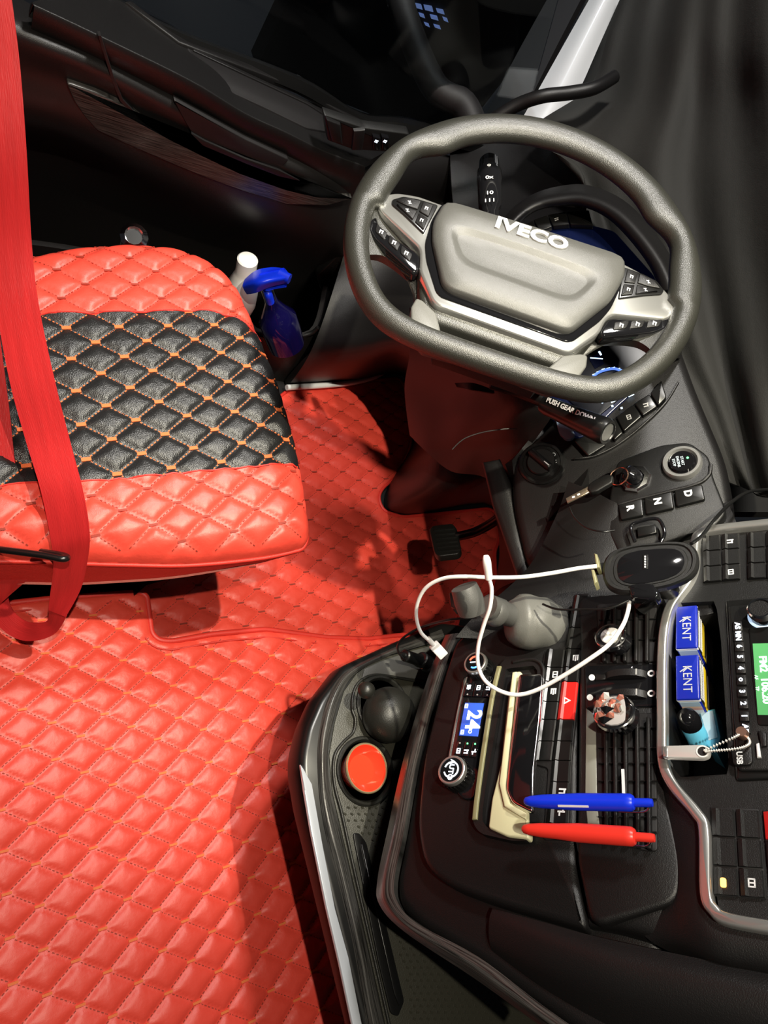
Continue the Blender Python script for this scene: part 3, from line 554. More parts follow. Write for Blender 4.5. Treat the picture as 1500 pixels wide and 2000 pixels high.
# driver side bodies
S('instrument_side', FC, [(1000, 900), (1040, 860), (1100, 800), (1200, 600), (1320, 650), (1360, 760), (1420, 900), (1440, 1010), (1420, 1180), (1230, 1250), (1030, 1115), (1000, 985)], -.2, -.004, SOFT, db, .012, r=.03)
S('console_edge', FC, [(940, 900), (975, 893), (1000, 950), (1040, 1110), (1040, 1135), (1010, 1130), (960, 985)], -.15, -.02, SOFT, db, .008)
patch('dash_saddle', [[D(x, y, t) for x, y, t in r] for r in [
  [(1110, 940, 1.07), (1160, 960, 1.04), (1210, 985, 1.01), (1300, 1020, .99), (1420, 980, .97)],
  [(1085, 1010, 1.06), (1120, 1030, 1.03), (1190, 1040, 1.0), (1290, 1060, .97), (1440, 1030, .94)],
  [(1030, 1110, 1.04), (1080, 1110, 1.01), (1160, 1110, .98), (1280, 1130, .95), (1440, 1110, .92)],
  [(930, 1200, .99), (1040, 1180, .97), (1140, 1180, .95), (1260, 1190, .92), (1400, 1190, .9)],
  [(890, 1245, .98), (1000, 1250, .97), (1120, 1250, .93), (1240, 1240, .9), (1330, 1240, .88)]]], SOFT, db, thick=.02)
patch('footwell_side', [[D(x, y, t) for x, y, t in r] for r in [
  [(975, 895, 1.3), (990, 960, 1.3), (1012, 1050, 1.28), (1020, 1130, 1.22)], [(950, 905, 1.42), (965, 990, 1.42), (985, 1080, 1.38), (975, 1150, 1.3)],
  [(955, 920, 1.55), (970, 1000, 1.55), (975, 1090, 1.5), (960, 1170, 1.42)]]], DOOR, db, thick=.02)
patch('knee_bolster', [[D(x, y, t) for x, y, t in r] for r in [
  [(1000, 900, 1.16), (1060, 830, 1.2), (1130, 780, 1.22)], [(1010, 960, 1.15), (1090, 930, 1.14), (1150, 900, 1.12)], [(1040, 1060, 1.13), (1085, 1000, 1.09), (1130, 960, 1.08)]]], SOFT, db, thick=.02)

# ---------------- keys and switches helpers
def quadL(p, q, r, s, a0, a1, b0, b1):                               # bilinear sub-quad of four pixel corners
    P = [np.array(x, float) for x in (p, q, r, s)]
    f = lambda a, b: tuple(P[0] * (1 - a) * (1 - b) + P[1] * a * (1 - b) + P[2] * a * b + P[3] * (1 - a) * b)
    return [f(a0, b0), f(a1, b0), f(a1, b1), f(a0, b1)]
def ridge(name, F, px, h0, h1, m, parent):                           # rocker key: flat plate with a raised ridge on its left third
    p = F.px(px, h1); p = [np.array(q) for q in p]; f = lambda a: (p[0] * (1 - a) + p[1] * a, p[3] * (1 - a) + p[2] * a)
    V, Fc = [], []
    prof = [(0, h0), (0, h1 - .001), (.06, h1), (.22, h1 + .0018), (.36, h1 - .0002), (.94, h1 - .0002), (1, h1 - .0015), (1, h0)]
    for a, h in prof:
        x, y = f(a); V += [F.w(*x, h), F.w(*y, h)]
    n = len(prof)
    for i in range(n - 1): Fc.append((2 * i, 2 * i + 1, 2 * i + 3, 2 * i + 2))
    Fc += [tuple(2 * i for i in range(n)), tuple(2 * i + 1 for i in range(n - 1, -1, -1)), (0, 2 * n - 2, 2 * n - 1, 1)]
    return mesh(name, V, Fc, m, parent, ang=15)
# ---------------- switch strip beside the vents
ss = empty('switch_strip', FS.P(1090, 1400), 'long strip of black rocker switches with one red hazard switch beside the air vents', 'switches')
S('strip_base', FS, [(1120, 1160), (1152, 1158), (1136, 1265), (1124, 1400), (1116, 1490), (1112, 1560), (1110, 1640), (1060, 1640), (1066, 1560), (1070, 1500), (1036, 1490), (1040, 1440), (1062, 1275), (1105, 1262)], -.004, .0015, DRK, ss, .001, r=.004)
ry = [1162, 1191, 1226, 1267, 1303, 1331, 1370, 1405, 1447, 1485, 1527, 1562, 1608, 1636]
xm = lambda y: float(np.interp(y, [1160, 1265, 1485, 1640], [1122, 1104, 1077, 1062])); xr = lambda y: float(np.interp(y, [1160, 1265, 1405, 1485, 1640], [1150, 1135, 1121, 1114, 1106]))
xl = lambda y: float(np.interp(y, [1265, 1485], [1066, 1038]))
i = 0
while i < len(ry) - 1:
    y0, y1 = ry[i], ry[i + 1]; hz = False
    if i == 5: y1 = ry[7]; hz = True
    k = ridge('hazard_switch' if hz else 'rocker_switch', FS, [(xm(y0) + 1, y0 + 1), (xr(y0) - 1, y0 + 1), (xr(y1) - 1, y1 - 1), (xm(y1) + 1, y1 - 1)], .001, .0045 + (.001 if hz else 0), REDS if hz else PLS, ss)
    if hz:
        k['label'] = 'red hazard switch'; a, b_ = FS.hit(1106, 1368, .006)
        tr = [(a + .0055 * math.cos(t), b_ + .0055 * math.sin(t)) for t in (math.pi / 2, math.pi * 7 / 6, math.pi * 11 / 6)]; tr = [(x, y) for x, y in tr]
        slab('warning_triangle', FS, tr, .0052, .006, WHI, k, 0); slab('triangle_centre', FS, [(a + (x - a) * .45, b_ + (y - b_) * .45) for x, y in tr], .006, .0064, REDS, k, 0); i += 1
    elif i in (3, 10, 11):
        a, b_ = FS.hit(xm(y0) * .35 + xr(y0) * .65, (y0 + y1) / 2, .005); glyph(FS, a, b_, .009, WHI, k, {3: 0, 10: 2, 11: 3}[i], .0045)
    i += 1
for i in range(3, 9):
    y0, y1 = ry[i], ry[i + 1]
    k = ridge('rocker_switch', FS, [(xl(y0) + 1, y0 + 1), (xm(y0) - 1, y0 + 1), (xm(y1) - 1, y1 - 1), (xl(y1) + 1, y1 - 1)], .001, .0045, PLS, ss)
    if i in (4, 5): a, b_ = FS.hit(xl(y0) * .4 + xm(y0) * .6, (y0 + y1) / 2, .005); glyph(FS, a, b_, .009, WHI, k, 1 if i == 4 else 0, .0045)

# ---------------- climate control
cl_ = empty('climate_control', FS.P(910, 1400), 'glossy black climate panel with two knobs and a blue display reading 24 degrees', 'climate control')
S('panel', FS, [(905, 1318), (968, 1320), (966, 1350), (944, 1470), (926, 1560), (905, 1562), (868, 1520), (872, 1480), (888, 1400)], -.002, .002, GLO, cl_, .001, r=.008)
bar('chrome_line', FS, [(912, 1322), (898, 1370), (884, 1440), (876, 1485)], .0012, 0, .0032, SIL, cl_, 0)
S('display', FS, [(908, 1372), (945, 1373), (933, 1438), (896, 1436)], .001, .003, BLE, cl_, .0005)
a, b_ = FS.hit(921, 1406, .003)
text('24', FS, a, b_ + .002, .028, WHE, cl_, .003, sx=.95, bold=.0008); c2 = FS.hit(921, 1436, .003)
tube('degree_sign', [FS.w(*FS.hit(918, 1429, .0034), .0034) + FS.u * .002 * math.cos(t) + FS.v * .002 * math.sin(t) for t in np.linspace(0, 5.5, 8)], .0005, WHE, cl_, k=2, closed=True, seg=6)
for x, y in ((911, 1379), (903, 1430)): a, b_ = FS.hit(x, y, .003); glyph(FS, a, b_, .006, WHE, cl_, 1, .003)
for nm, Q, ic in (('key', [(908, 1332), (966, 1334), (959, 1362), (902, 1360)], WHE), ('key', [(893, 1446), (937, 1448), (930, 1480), (884, 1476)], WHE)):
    for j in range(3):
        q = quadL(*Q, j / 3 + .02, (j + 1) / 3 - .02, .04, .96); k = S(nm, FS, q, .001, .0045, GLO, cl_, .0006)
        c = FS.hit(*np.mean(q, 0), .005); top = Q[0][1] < 1400
        glyph(FS, c[0] + (-.003 if top else .003), c[1], .007, ic, k, j + (0 if top else 1), .0045)
        slab('led', FS, circ(c[0] + (.007 if top else -.007), c[1], .0011, 8), .0045, .005, GLED if (not top and j > 0) else GRI, k, 0)
def knob(name, F, px, py, R_, hh, parent, kind):
    c = F.hit(px, py, hh); o_ = F.w(*c, 0)
    k = lathe(name, o_, F.n, [(R_ * 1.06, 0), (R_ * 1.05, hh * .25), (R_ * .98, hh * .55), (R_ * .98, hh * .72), (R_ * .99, hh * .74), (R_ * .95, hh * .97), (R_ * .9, hh), (R_ * .8, hh), (R_ * .78, hh * .97), (0, hh * .97)], [PLS, SIL, GLO], parent, 40, mi=[0, 0, 0, 0, 1, 1, 1, 2, 2])
    for j in range(24):
        t = j * 6.2832 / 24; d = F.u * math.cos(t) + F.v * math.sin(t)
    boxes('knob_grip', [(o_ + (F.u * math.cos(t) + F.v * math.sin(t)) * R_ * 1.0 + F.n * hh * .4, F.n, np.cross(F.n, F.u * math.cos(t) + F.v * math.sin(t)), F.u * math.cos(t) + F.v * math.sin(t), hh * .6, R_ * .1, R_ * .06) for t in np.linspace(0, 6.2832, 25)[:-1]], PLS, k)
    if kind == 0:
        for col, t0, t1 in ((WHE, -1.2, 4.4),): tube('fan_scale', [F.w(c[0] + R_ * .5 * math.cos(t), c[1] + R_ * .5 * math.sin(t), hh) for t in np.linspace(t0, t1, 14)], .0009, col, k, k=2, seg=6)
        text('AUTO', F, c[0], c[1], .009, WHE, k, hh, bold=.0002)
    else:
        RL = mat('backlit_red', (1, .12, .06), .5, emit=1.5); BL = mat('backlit_blue', (.1, .35, 1), .5, emit=1.8)
        tube('warm_arc', [F.w(c[0] + R_ * .5 * math.cos(t), c[1] + R_ * .5 * math.sin(t), hh) for t in np.linspace(-2.0, -.4, 8) + 1.57 + 3.14], .0011, RL, k, k=2, seg=6)
        tube('cool_arc', [F.w(c[0] + R_ * .5 * math.cos(t), c[1] + R_ * .5 * math.sin(t), hh) for t in np.linspace(-2.0, -.4, 8) + 1.57], .0011, BL, k, k=2, seg=6)
        boxes('pointer', [(F.w(c[0], c[1], hh), F.v, F.u, F.n, R_ * .8, .0014, .0004)], WHE, k)
knob('rotary_knob', FS, 927, 1293, .0165, .02, cl_, 1); knob('rotary_knob', FS, 881, 1503, .0185, .022, cl_, 0)

# ---------------- storage tray with a phone in a cream case
tr_ = empty('storage_tray', FS.P(990, 1460), 'open charging tray with olive-edged rims in the middle of the centre stack', 'tray')
to = [(978, 1288), (1046, 1284), (1062, 1296), (1052, 1400), (1036, 1500), (1034, 1642), (1000, 1642), (938, 1628), (922, 1606), (930, 1540)]
ti = [(988, 1306), (1042, 1300), (1050, 1306), (1042, 1400), (1028, 1500), (1028, 1634), (1002, 1634), (952, 1618), (940, 1600), (948, 1540)]
c0 = FS.hit(1000, 1460, .01)
ring('tray_rim', FS, rnd(resamp(FS.px(to, .01), 90, c0), .001, 1), rnd(resamp(FS.px(ti, .01), 90, c0), .001, 1), -.002, .01, SOFT, tr_)
S('tray_floor', FS, ti, -.001, .0015, DRK, tr_, 0)
OLV = mat('olive_soft_rail', (.2, .19, .1), .4)
bar('rim_rail', FS, [(974, 1300), (960, 1360), (944, 1460), (930, 1560), (926, 1600)], .006, 0, .013, OLV, tr_, .001)
bar('rim_rail', FS, [(1000, 1292), (1030, 1286), (1050, 1290), (1060, 1305), (1058, 1330)], .004, 0, .013, SOFT, tr_, .001)
pc = S('phone_case', FS, [(1000, 1312), (1016, 1310), (1030, 1340), (1026, 1500), (1031, 1585), (1032, 1638), (990, 1633), (953, 1616), (960, 1560), (978, 1490), (984, 1430), (992, 1360)], .002, .014, CREAM, None, .002, r=.003)
tag(pc, 'pale cream-yellow phone case lying in the storage tray', 'phone case')
S('case_wall', FS, [(1000, 1312), (1008, 1311), (990, 1530), (996, 1568), (1030, 1588), (1026, 1600), (984, 1575), (974, 1530)], .012, .018, CREAM, pc, .0015)
ph = S('smartphone', FS, [(1013, 1316), (1060, 1316), (1054, 1400), (1042, 1500), (1040, 1588), (1000, 1568), (988, 1540), (994, 1480)], .0142, .021, CHR, None, .0012, r=.006)
tag(ph, 'black-screened smartphone lying on the cream case in the storage tray', 'phone')
S('screen', FS, [(1017, 1320), (1058, 1320), (1052, 1400), (1040, 1500), (1038, 1583), (1003, 1564), (992, 1538), (998, 1480)], .0205, .0216, GLO, ph, .0004, r=.005)

# ---------------- air vents
def vent(label, outline, slats, bars_, h):
    v = empty('air_vent', FS.P(*np.mean(outline, 0), .006), label, 'air vent', 'air vents of the centre stack')
    S('vent_frame', FS, outline, .002, h, DRK, v, .001, r=.004)
    for p, q, wd in slats: bar('slat', FS, [p, ((p[0] + q[0]) / 2, (p[1] + q[1]) / 2), q], wd, h - .0005, h + .007, PLS if wd < .003 else SOFT, v, .0006)
    for p, q in bars_: bar('cross_bar', FS, [p, ((p[0] + q[0]) / 2, (p[1] + q[1]) / 2), q], .0011, h - .0005, h + .003, PLS, v, 0)
    return v
vu = vent('upper air vent with dark slats just below the oval phone charger', [(1165, 1180), (1282, 1172), (1284, 1292), (1170, 1296)], [((x, 1186), (x - 1, 1290), .0035) for x in (1180, 1200, 1220, 1242, 1263)], [((1170, y), (1280, y - 2)) for y in (1210, 1250)], .008)
vl = vent('lower air vent with vertical slats behind the two clipped pens', [(1162, 1392), (1281, 1392), (1284, 1662), (1262, 1662), (1172, 1640), (1166, 1560)], [((x, 1400), (x + 2, 1640 + (x - 1180) * .2), .0035) for x in (1182, 1200, 1220, 1243, 1265)], [((1168, y), (1282, y)) for y in (1420, 1460, 1490, 1525, 1560, 1595, 1625)], .008)
x = bar('white_slat_stripe', FS, [(1216, 1502), (1217, 1526), (1218, 1555)], .003, .012, .0162, WHI, vl, 0); x['label'] = 'white striped slat insert'
S('painted_sheen_strip', FS, [(1144, 1382), (1166, 1400), (1166, 1575), (1176, 1640), (1150, 1640), (1142, 1560)], .004, .0075, mat('reflection_grey', (.22, .22, .19), .35), db, .001)  # olive reflection beside the vent, put in as a pale strip colour
vc = empty('vent_wheel_panel', FS.P(1215, 1340, .006), 'black strip with two ribbed vent thumb wheels and white dot marks between the air vents', 'vent control')
S('panel', FS, [(1142, 1300), (1284, 1296), (1284, 1378), (1144, 1384)], .004, .009, GLO, vc, .001, r=.004)
for y in (1320, 1359):
    S('dot_mark', FS, [(1156 - (y > 1340) * 4 + 6 * math.cos(t), y + 3 + 6 * math.sin(t)) for t in np.linspace(0, 5.9, 16)], .009, .0095, WHI, vc, 0)
    c = FS.hit(1272, y - 5, .0095); ring('circle_mark', FS, circ(*c, .0042, 20), circ(*c, .0022, 20), .009, .0095, WHI, vc)
    c = FS.hit(1222, y - 1, .012); r_ = .024; pts = [FS.w(c[0], c[1] + r_ * math.sin(t), .009 + .011 * math.cos(t)) for t in np.linspace(-1.35, 1.35, 13)]
    V = [p + FS.u * s * .0042 for p in pts for s in (-1, 1)] + [FS.w(c[0] + s * .0042, c[1] - r_, .008) for s in (-1, 1)] + [FS.w(c[0] + s * .0042, c[1] + r_, .008) for s in (-1, 1)]
    n = len(pts); Fc = [(2 * i, 2 * i + 1, 2 * i + 3, 2 * i + 2) for i in range(n - 1)] + [tuple([2 * i for i in range(n)]), tuple([2 * i + 1 for i in range(n)])]
    tw = mesh('thumb_wheel', V[:2 * n], Fc, SOFT, vc); boxes('wheel_mark', [(FS.w(c[0], c[1] + .014, .0188), FS.u, FS.v, FS.n, .0075, .0016, .0006)], GRI, tw)
    S('stop_block', FS, [(1163, y - 3), (1182, y - 4), (1184, y + 6), (1163, y + 8)], .009, .012, SOFT, vc, .001)

# ---------------- perfume clips on the vents
def clip(name, label, px, py, R_, hh, body):
    t = empty(name, FS.P(*body, .012), label, 'vent clip'); c = FS.hit(px, py, hh); b0 = FS.P(*body, .014); top = FS.w(*c, hh); ax = nz(top - b0)
    lathe('clip_body', b0, ax, [(R_ * .6, 0), (R_ * .75, .003), (R_ * .8, np.linalg.norm(top - b0) * .55), (R_ * .9, np.linalg.norm(top - b0) * .8)], GLO, t, 28)
    Fk = Fr(top, nz(FS.u + FS.n * .12), nz(FS.v - FS.n * .05)); lathe('chrome_ring', top - Fk.n * .006, Fk.n, [(R_ * .9, 0), (R_, .001), (R_, .007), (R_ * .95, .008), (R_ * .86, .008), (R_ * .84, .0065), (0, .0065)], [CHR, GLO], t, 36, mi=[0, 0, 0, 0, 0, 1])
    return t, Fk
t, Fk = clip('vent_perfume', 'round chrome-ringed perfume clip with grey disc on the upper vent', 1193, 1243, .0185, .032, (1222, 1265))
lathe('disc', Fk.w(0, 0, .0005), Fk.n, [(.0115, 0), (.0115, .0015), (0, .0018)], mat('grey_disc', (.45, .44, .42), .5), t, 28)
boxes('disc_cross', [(Fk.w(0, 0, .002), nz(Fk.u + Fk.v), nz(Fk.v - Fk.u), Fk.n, .021, .004, .0005), (Fk.w(0, 0, .002), nz(Fk.u - Fk.v), nz(Fk.v + Fk.u), Fk.n, .021, .004, .0005)], mat('pale_cross', (.7, .69, .66), .5), t)
t, Fk = clip('vent_perfume', 'chrome vent clip topped by faceted rose-coloured crystals on the lower vent', 1199, 1390, .0225, .034, (1232, 1408))
CRY = mat('rose_crystal', (.75, .32, .24), .06, metal=.7); CRW = mat('clear_crystal', (.75, .74, .72), .08, metal=.5)
lathe('crystal_dish', Fk.w(0, 0, .0005), Fk.n, [(.018, 0), (.018, .002), (.008, .004), (0, .004)], mat('pale_dish', (.35, .33, .33), .3), t, 16)
rg = random.Random(3)
for i in range(16):
    a_ = rg.uniform(0, 6.28); rr = rg.uniform(.002, .017); s = rg.uniform(.003, .0065); hh = .003 + rg.uniform(0, .008); c = Fk.w(rr * math.cos(a_), rr * math.sin(a_), hh)
    V = [c + (Fk.u * math.cos(k * 1.257 + a_) + Fk.v * math.sin(k * 1.257 + a_)) * s for k in range(5)] + [c + Fk.n * s * 1.2, c - Fk.n * s]
    mesh('crystal', V, [(k, (k + 1) % 5, 5) for k in range(5)] + [((k + 1) % 5, k, 6) for k in range(5)], CRY if i % 3 else CRW, t, smooth=False)
for pt, nm in (((1172, 1382), 'dark_shard'), ((1168, 1402), 'dark_shard')):
    c = FS.P(*pt, .046); mesh(nm, [c, c + FS.u * .008 + FS.v * .006, c + FS.u * .001 + FS.v * .016, c + FS.n * .004 + FS.v * .008], [(0, 1, 2), (0, 1, 3), (1, 2, 3), (0, 2, 3)], GLO, t, smooth=False)

# ---------------- two pens clipped on the lower vent
def pen(col, label, px0, px1, w0):
    A, B = FS.P(*px0, .036), FS.P(*px1, .036); ax = nz(B - A); L = np.linalg.norm(B - A)
    t = empty('ballpoint_pen', (A + B) / 2, label, 'pen', 'pens clipped on the lower air vent')
    lathe('barrel', A, ax, [(.0022, 0), (.0042, .002), (.0056, .008), (.0068, .02), (.0076, .04), (w0, L * .45), (w0, L * .8), (w0 * .97, L * .84), (w0 * .78, L * .86), (w0 * .6, L * .865)], col, t, 24)
    lathe('push_button', A + ax * L * .86, ax, [(.0042, 0), (.0042, L * .11), (.0036, L * .135), (.001, L * .14)], col, t, 20)
    tube('pocket_clip', [A + ax * L * .86 - FS.v * 0 + FS.n * -.004, A + ax * L * .95 - FS.n * .008, A + ax * L * .9 - FS.n * .013 - FS.u * -.004, A + ax * L * .72 - FS.n * .013 + FS.u * .004], .0012, CHR, t)
    return t, A, ax, L
t, A, ax, L = pen(BLU, 'bright blue ballpoint pen, upper of the two clipped on the lower vent', (1024, 1565), (1276, 1568), .0085)
boxes('white_print', [(A + ax * L * .42 + FS.n * .0052 + FS.u * .0062, ax, nz(np.cross(FS.n + FS.u * 1.1, ax)), nz(FS.n + FS.u * 1.1), .032, .002, .0008)], WHI, t)
pen(REDP, 'bright red ballpoint pen, lower of the two clipped on the lower vent', (1020, 1619), (1280, 1637), .009)

# ================================================================ console shelf beside the tunnel mat
SZ = .49
FK = Fr((0, 0, SZ), (1, 0, 0), (0, 1, 0))
cs = empty('console_shelf', FK.P(720, 1600, -.03), 'overhanging black console shelf with brushed edge, cup wells and studded rubber inlay', 'console')
lip = [(868, 1215), (775, 1252), (674, 1298), (625, 1362), (600, 1420), (588, 1475), (588, 1510), (600, 1580), (628, 1690), (668, 1850), (710, 2020), (740, 2140), (1250, 2140), (1200, 1500), (1000, 1230)]
S('shelf_body', FK, lip, -.045, -.004, PLS, cs, .008, r=.01)
S('shelf_leg', FK, [(860, 1350), (860, 1900), (1250, 2140), (1200, 1400)], -SZ + TZ, -.044, DRK, cs, 0)
wo = [(862, 1228), (800, 1253), (760, 1269), (677, 1310), (640, 1362), (621, 1437), (619, 1512), (629, 1606), (662, 1737), (689, 1850), (715, 2000), (745, 2120)]
wi = [(872, 1250), (800, 1268), (750, 1284), (696, 1314), (670, 1349), (651, 1411), (640, 1475), (647, 1550), (680, 1690), (710, 1820), (750, 2000), (782, 2120)]
patch('brushed_edge', [[FK.P(x, y, -.005) for x, y in wo], [FK.P((x + a) / 2, (y + b_) / 2, .004) for (x, y), (a, b_) in zip(wo, wi)], [FK.P(x, y, .0) for x, y in wi]], WOOD, cs, thick=.006)
FKs = Fr((0, 0, SZ - .004), (1, 0, 0), (0, 1, 0))
sl = slab('silver_strip', FKs, FKs.px([(585, 1494), (591, 1503), (607, 1532), (628, 1652), (652, 1775), (678, 1869), (702, 1990), (730, 2120), (712, 2120), (685, 1995), (661, 1882), (635, 1770), (605, 1622), (592, 1545)]), -.001, .004, mat('pale_silver_strip', (.62, .66, .72), .25, metal=.3), cs, .001)
tray = [(730, 1290), (696, 1316), (672, 1350), (654, 1411), (643, 1475), (650, 1550), (683, 1690), (713, 1820), (753, 2000), (786, 2130), (1180, 2130), (1130, 1500), (930, 1250), (862, 1252), (800, 1270)]
S('inlay', FK, tray, -.005, -.002, mat('olive_black_rubber', (.028, .027, .019), .4, bump=.5, bscale=500), cs, .0005)
S('rear_plate', FK, [(742, 1292), (800, 1272), (860, 1256), (880, 1300), (838, 1328), (780, 1322), (735, 1318), (706, 1330), (712, 1306)], -.003, .0, GRY, cs, .001)
c1, c2 = FK.hit(748, 1378, 0), FK.hit(714, 1505, 0)
def well(c, r, nm): return lathe(nm, FK.w(c[0], c[1], -.0025), (0, 0, 1), [(r, 0), (r, .004), (r - .002, .0055), (r - .005, .0055), (r - .007, .003), (r - .008, .0005), (0, .0005)], [RUB, DRK], cs, 48, mi=[0, 0, 0, 0, 0, 1])
well(c1, .047, 'cup_well'); well(c2, .048, 'cup_well')
tube('moulded_rib', [FK.P(x, y, .001) for x, y in [(850, 1338), (790, 1326), (735, 1318), (704, 1330), (690, 1355), (688, 1385), (694, 1405), (690, 1430), (672, 1448), (656, 1470), (651, 1500), (655, 1540), (668, 1590), (690, 1690), (722, 1830), (760, 2000), (785, 2120)]], .0022, RUB, cs, seg=8)
S('slot_groove', FK, [(690, 1627), (702, 1627), (716, 1646), (790, 1955), (778, 1986), (764, 1980), (740, 1880), (694, 1650)], -.003, .0008, PLS, cs, .0006, r=.004)
S('slot_rib', FK, [(706, 1648), (712, 1650), (786, 1950), (780, 1965), (770, 1940)], .0008, .003, PLS, cs, .0008)
gx, gy = np.meshgrid(np.arange(660, 1100, 13.5), np.arange(1440, 2010, 12.5)); gx = gx + (np.arange(gx.shape[0])[:, None] % 2) * 6.7; L = []
pA = [(668, 1585), (690, 1570), (745, 1560), (790, 1440), (830, 1440), (760, 1620), (745, 1700), (722, 1640), (690, 1618)]; pB = [(760, 1790), (800, 1825), (1060, 1990), (1060, 2010), (800, 2010), (800, 1960), (785, 1880)]
ok = inside(pA, gx, gy) | inside(pB, gx, gy)
for x, y in zip(gx[ok], gy[ok]): L.append((FK.P(x, y, -.002), nz((.7, -.5, 0)), nz((.5, .7, 0)), np.array([0, 0, 1.]), .0045, .0024, .0012))
boxes('rubber_studs', L, MATS['olive_black_rubber'], cs, 'stuff')
# rubber ball cover and red cup
t = lathe('rubber_dome', FK.P(745, 1400, .0), (-.15, -.05, 1), [(.028, 0), (.036, .008), (.0405, .022), (.040, .032), (.034, .046), (.022, .056), (.008, .0605), (0, .061)], RUB)
t.name = 'black_dome'; tag(t, 'glossy black rubber dome with a small side bump in the rear cup well', 'dome')
p = FK.P(724, 1347, .062); lathe('side_bump', p - np.array([0, 0, .012]), nz((-.35, .35, .8)), [(.012, 0), (.0125, .006), (.009, .012), (.003, .015), (0, .0152)], RUB, t, 20)
t = empty('red_cup', FK.P(714, 1503, 0), 'round glossy red cup with pale gold rim in the front cup well', 'cup')
o0 = np.array([*FK.hit(716, 1500, .03), SZ])
lathe('cup', o0, (0, 0, 1), [(.022, 0), (.026, .004), (.032, .026), (.0325, .03), (.031, .0305), (.029, .027), (.022, .018), (.020, .0165), (0, .016)], REDG, t, 48)
lathe('gold_rim', o0 + np.array([0, 0, .028]), (0, 0, 1), [(.0322, 0), (.0338, .001), (.034, .003), (.033, .0042), (.0315, .0042), (.0308, .003), (.0322, 0)], GOLD, t, 48, cap=False)
# usb chargers plugged in at the rear of the shelf
def plug(name, label, A, B, r, m, cat, parts):
    t = empty(name, A, label, cat); ax = nz(B - A); L = np.linalg.norm(B - A)
    lathe('body', A, ax, [(r * .8, 0), (r, .003), (r, L * .55), (r * .85, L * .6), (r * .85, L - .002), (r * .7, L)], m, t, 20); parts(t, A, ax, L); return t
def pp(t, A, ax, L):
    lathe('clear_window', A + ax * L * .3, ax, [(.0105, 0), (.0112, .001), (.0112, .009), (.0105, .01)], mat('reddish_clear', (.5, .12, .08), .2), t, 20)
    tube('strain_relief', [A + ax * L * .97, A + ax * (L + .012)], lambda q: .0045 * (1 - .4 * q), PLS, t, k=4)
plug('power_plug', 'black lighter-socket plug with reddish window behind the console shelf', FK.P(848, 1300, .02), FK.P(790, 1280, .05), .0108, PLS, 'plug', pp)
plug('usb_adapter', 'short black round charger adapter beside the power plug under the shelf rim', FK.P(850, 1310, .02), FK.P(822, 1285, .04), .0135, SOFT, 'charger', lambda t, A, ax, L: lathe('end_face', A + ax * L, ax, [(.0095, 0), (.0095, .0008), (0, .001)], GLO, t, 20))

# ================================================================ radio bay contents
FR = Fr(FS.w(0, 0, 0), FS.u, FS.v)
rd = empty('car_radio', FS.P(1470, 1340, .012), 'black car radio with green FM2 display in the silver-framed bay', 'radio')
S('surround', FS, [(1416, 1172), (1600, 1158), (1600, 1516), (1436, 1524), (1428, 1400)], .01, .015, PLS, rd, .002, r=.004)
S('faceplate', FS, [(1421, 1182), (1600, 1168), (1600, 1505), (1441, 1505), (1432, 1400)], .014, .019, PLA, rd, .002, r=.004)
for i, (x, y) in enumerate([(1440, 1222), (1441.6, 1241.6), (1443.6, 1262), (1445, 1282.4), (1446.6, 1304.4), (1448, 1327), (1449, 1350), (1451.4, 1373.4), (1453.4, 1398), (1455.4, 1422)]):
    k = S('preset_button', FS, [(x - 9, y - 9), (x + 9, y - 9.5), (x + 10, y + 9.5), (x - 8.5, y + 10)], .018, .022, SOFT, rd, .0008)
    a, b_ = FS.hit(x, y, .0225); text(['AS', 'MN', '6', '5', '4', 'o', '3', '2', '1', 'AF'][i], FS, a, b_, .0075, WHE, k, .0222, bold=.0002)
S('display_bezel', FS, [(1462, 1226), (1600, 1214), (1600, 1420), (1480, 1416), (1470, 1330)], .018, .0205, PLS, rd, .001, r=.003)
S('display', FS, [(1470, 1257), (1600, 1254), (1600, 1398), (1480, 1396), (1475, 1330)], .0195, .021, GRE, rd, 0)
LCW = mat('lcd_text', (.75, 1, .9), .5, emit=1.1)
a, b_ = FS.hit(1493, 1327, .0212); text('FM2  106.20', FS, a, b_, .0098, LCW, rd, .0212, sx=1.1, bold=.0003)
a, b_ = FS.hit(1478, 1334, .0212); text('AF      TP', FS, a, b_, .0045, LCW, rd, .0212)
c = FS.hit(1487, 1193, .03)
lathe('knob_halo', FS.w(c[0], c[1], .0185), FS.n, [(.0155, 0), (.0155, .0012), (.012, .0012)], mat('ice_halo', (.55, .75, 1), .4, emit=.8), rd, 36)
lathe('volume_knob', FS.w(c[0], c[1], .019), FS.n, [(.0125, 0), (.0125, .009), (.0135, .010), (.0135, .016), (.012, .0175), (.0105, .0175), (.010, .016), (0, .016)], [GLO, CHR, SOFT], rd, 40, mi=[0, 0, 1, 1, 1, 0, 2])
for q in ([(1480, 1426), (1497, 1430), (1497, 1456), (1487, 1458)], [(1476, 1452), (1482, 1450), (1486, 1478), (1478, 1478)]):
    S('seek_key', FS, q, .018, .0225, SOFT if q[0][1] < 1450 else WHI, rd, .001)
ul = S('usb_cover', FS, [(1428, 1460), (1468, 1456), (1470, 1488), (1462, 1494), (1432, 1494)], .018, .0225, SOFT, rd, .001, r=.003)
a, b_ = FS.hit(1444, 1480, .0228); text('USB', FS, a, b_, .0075, WHI, ul, .0226, bold=.0002)
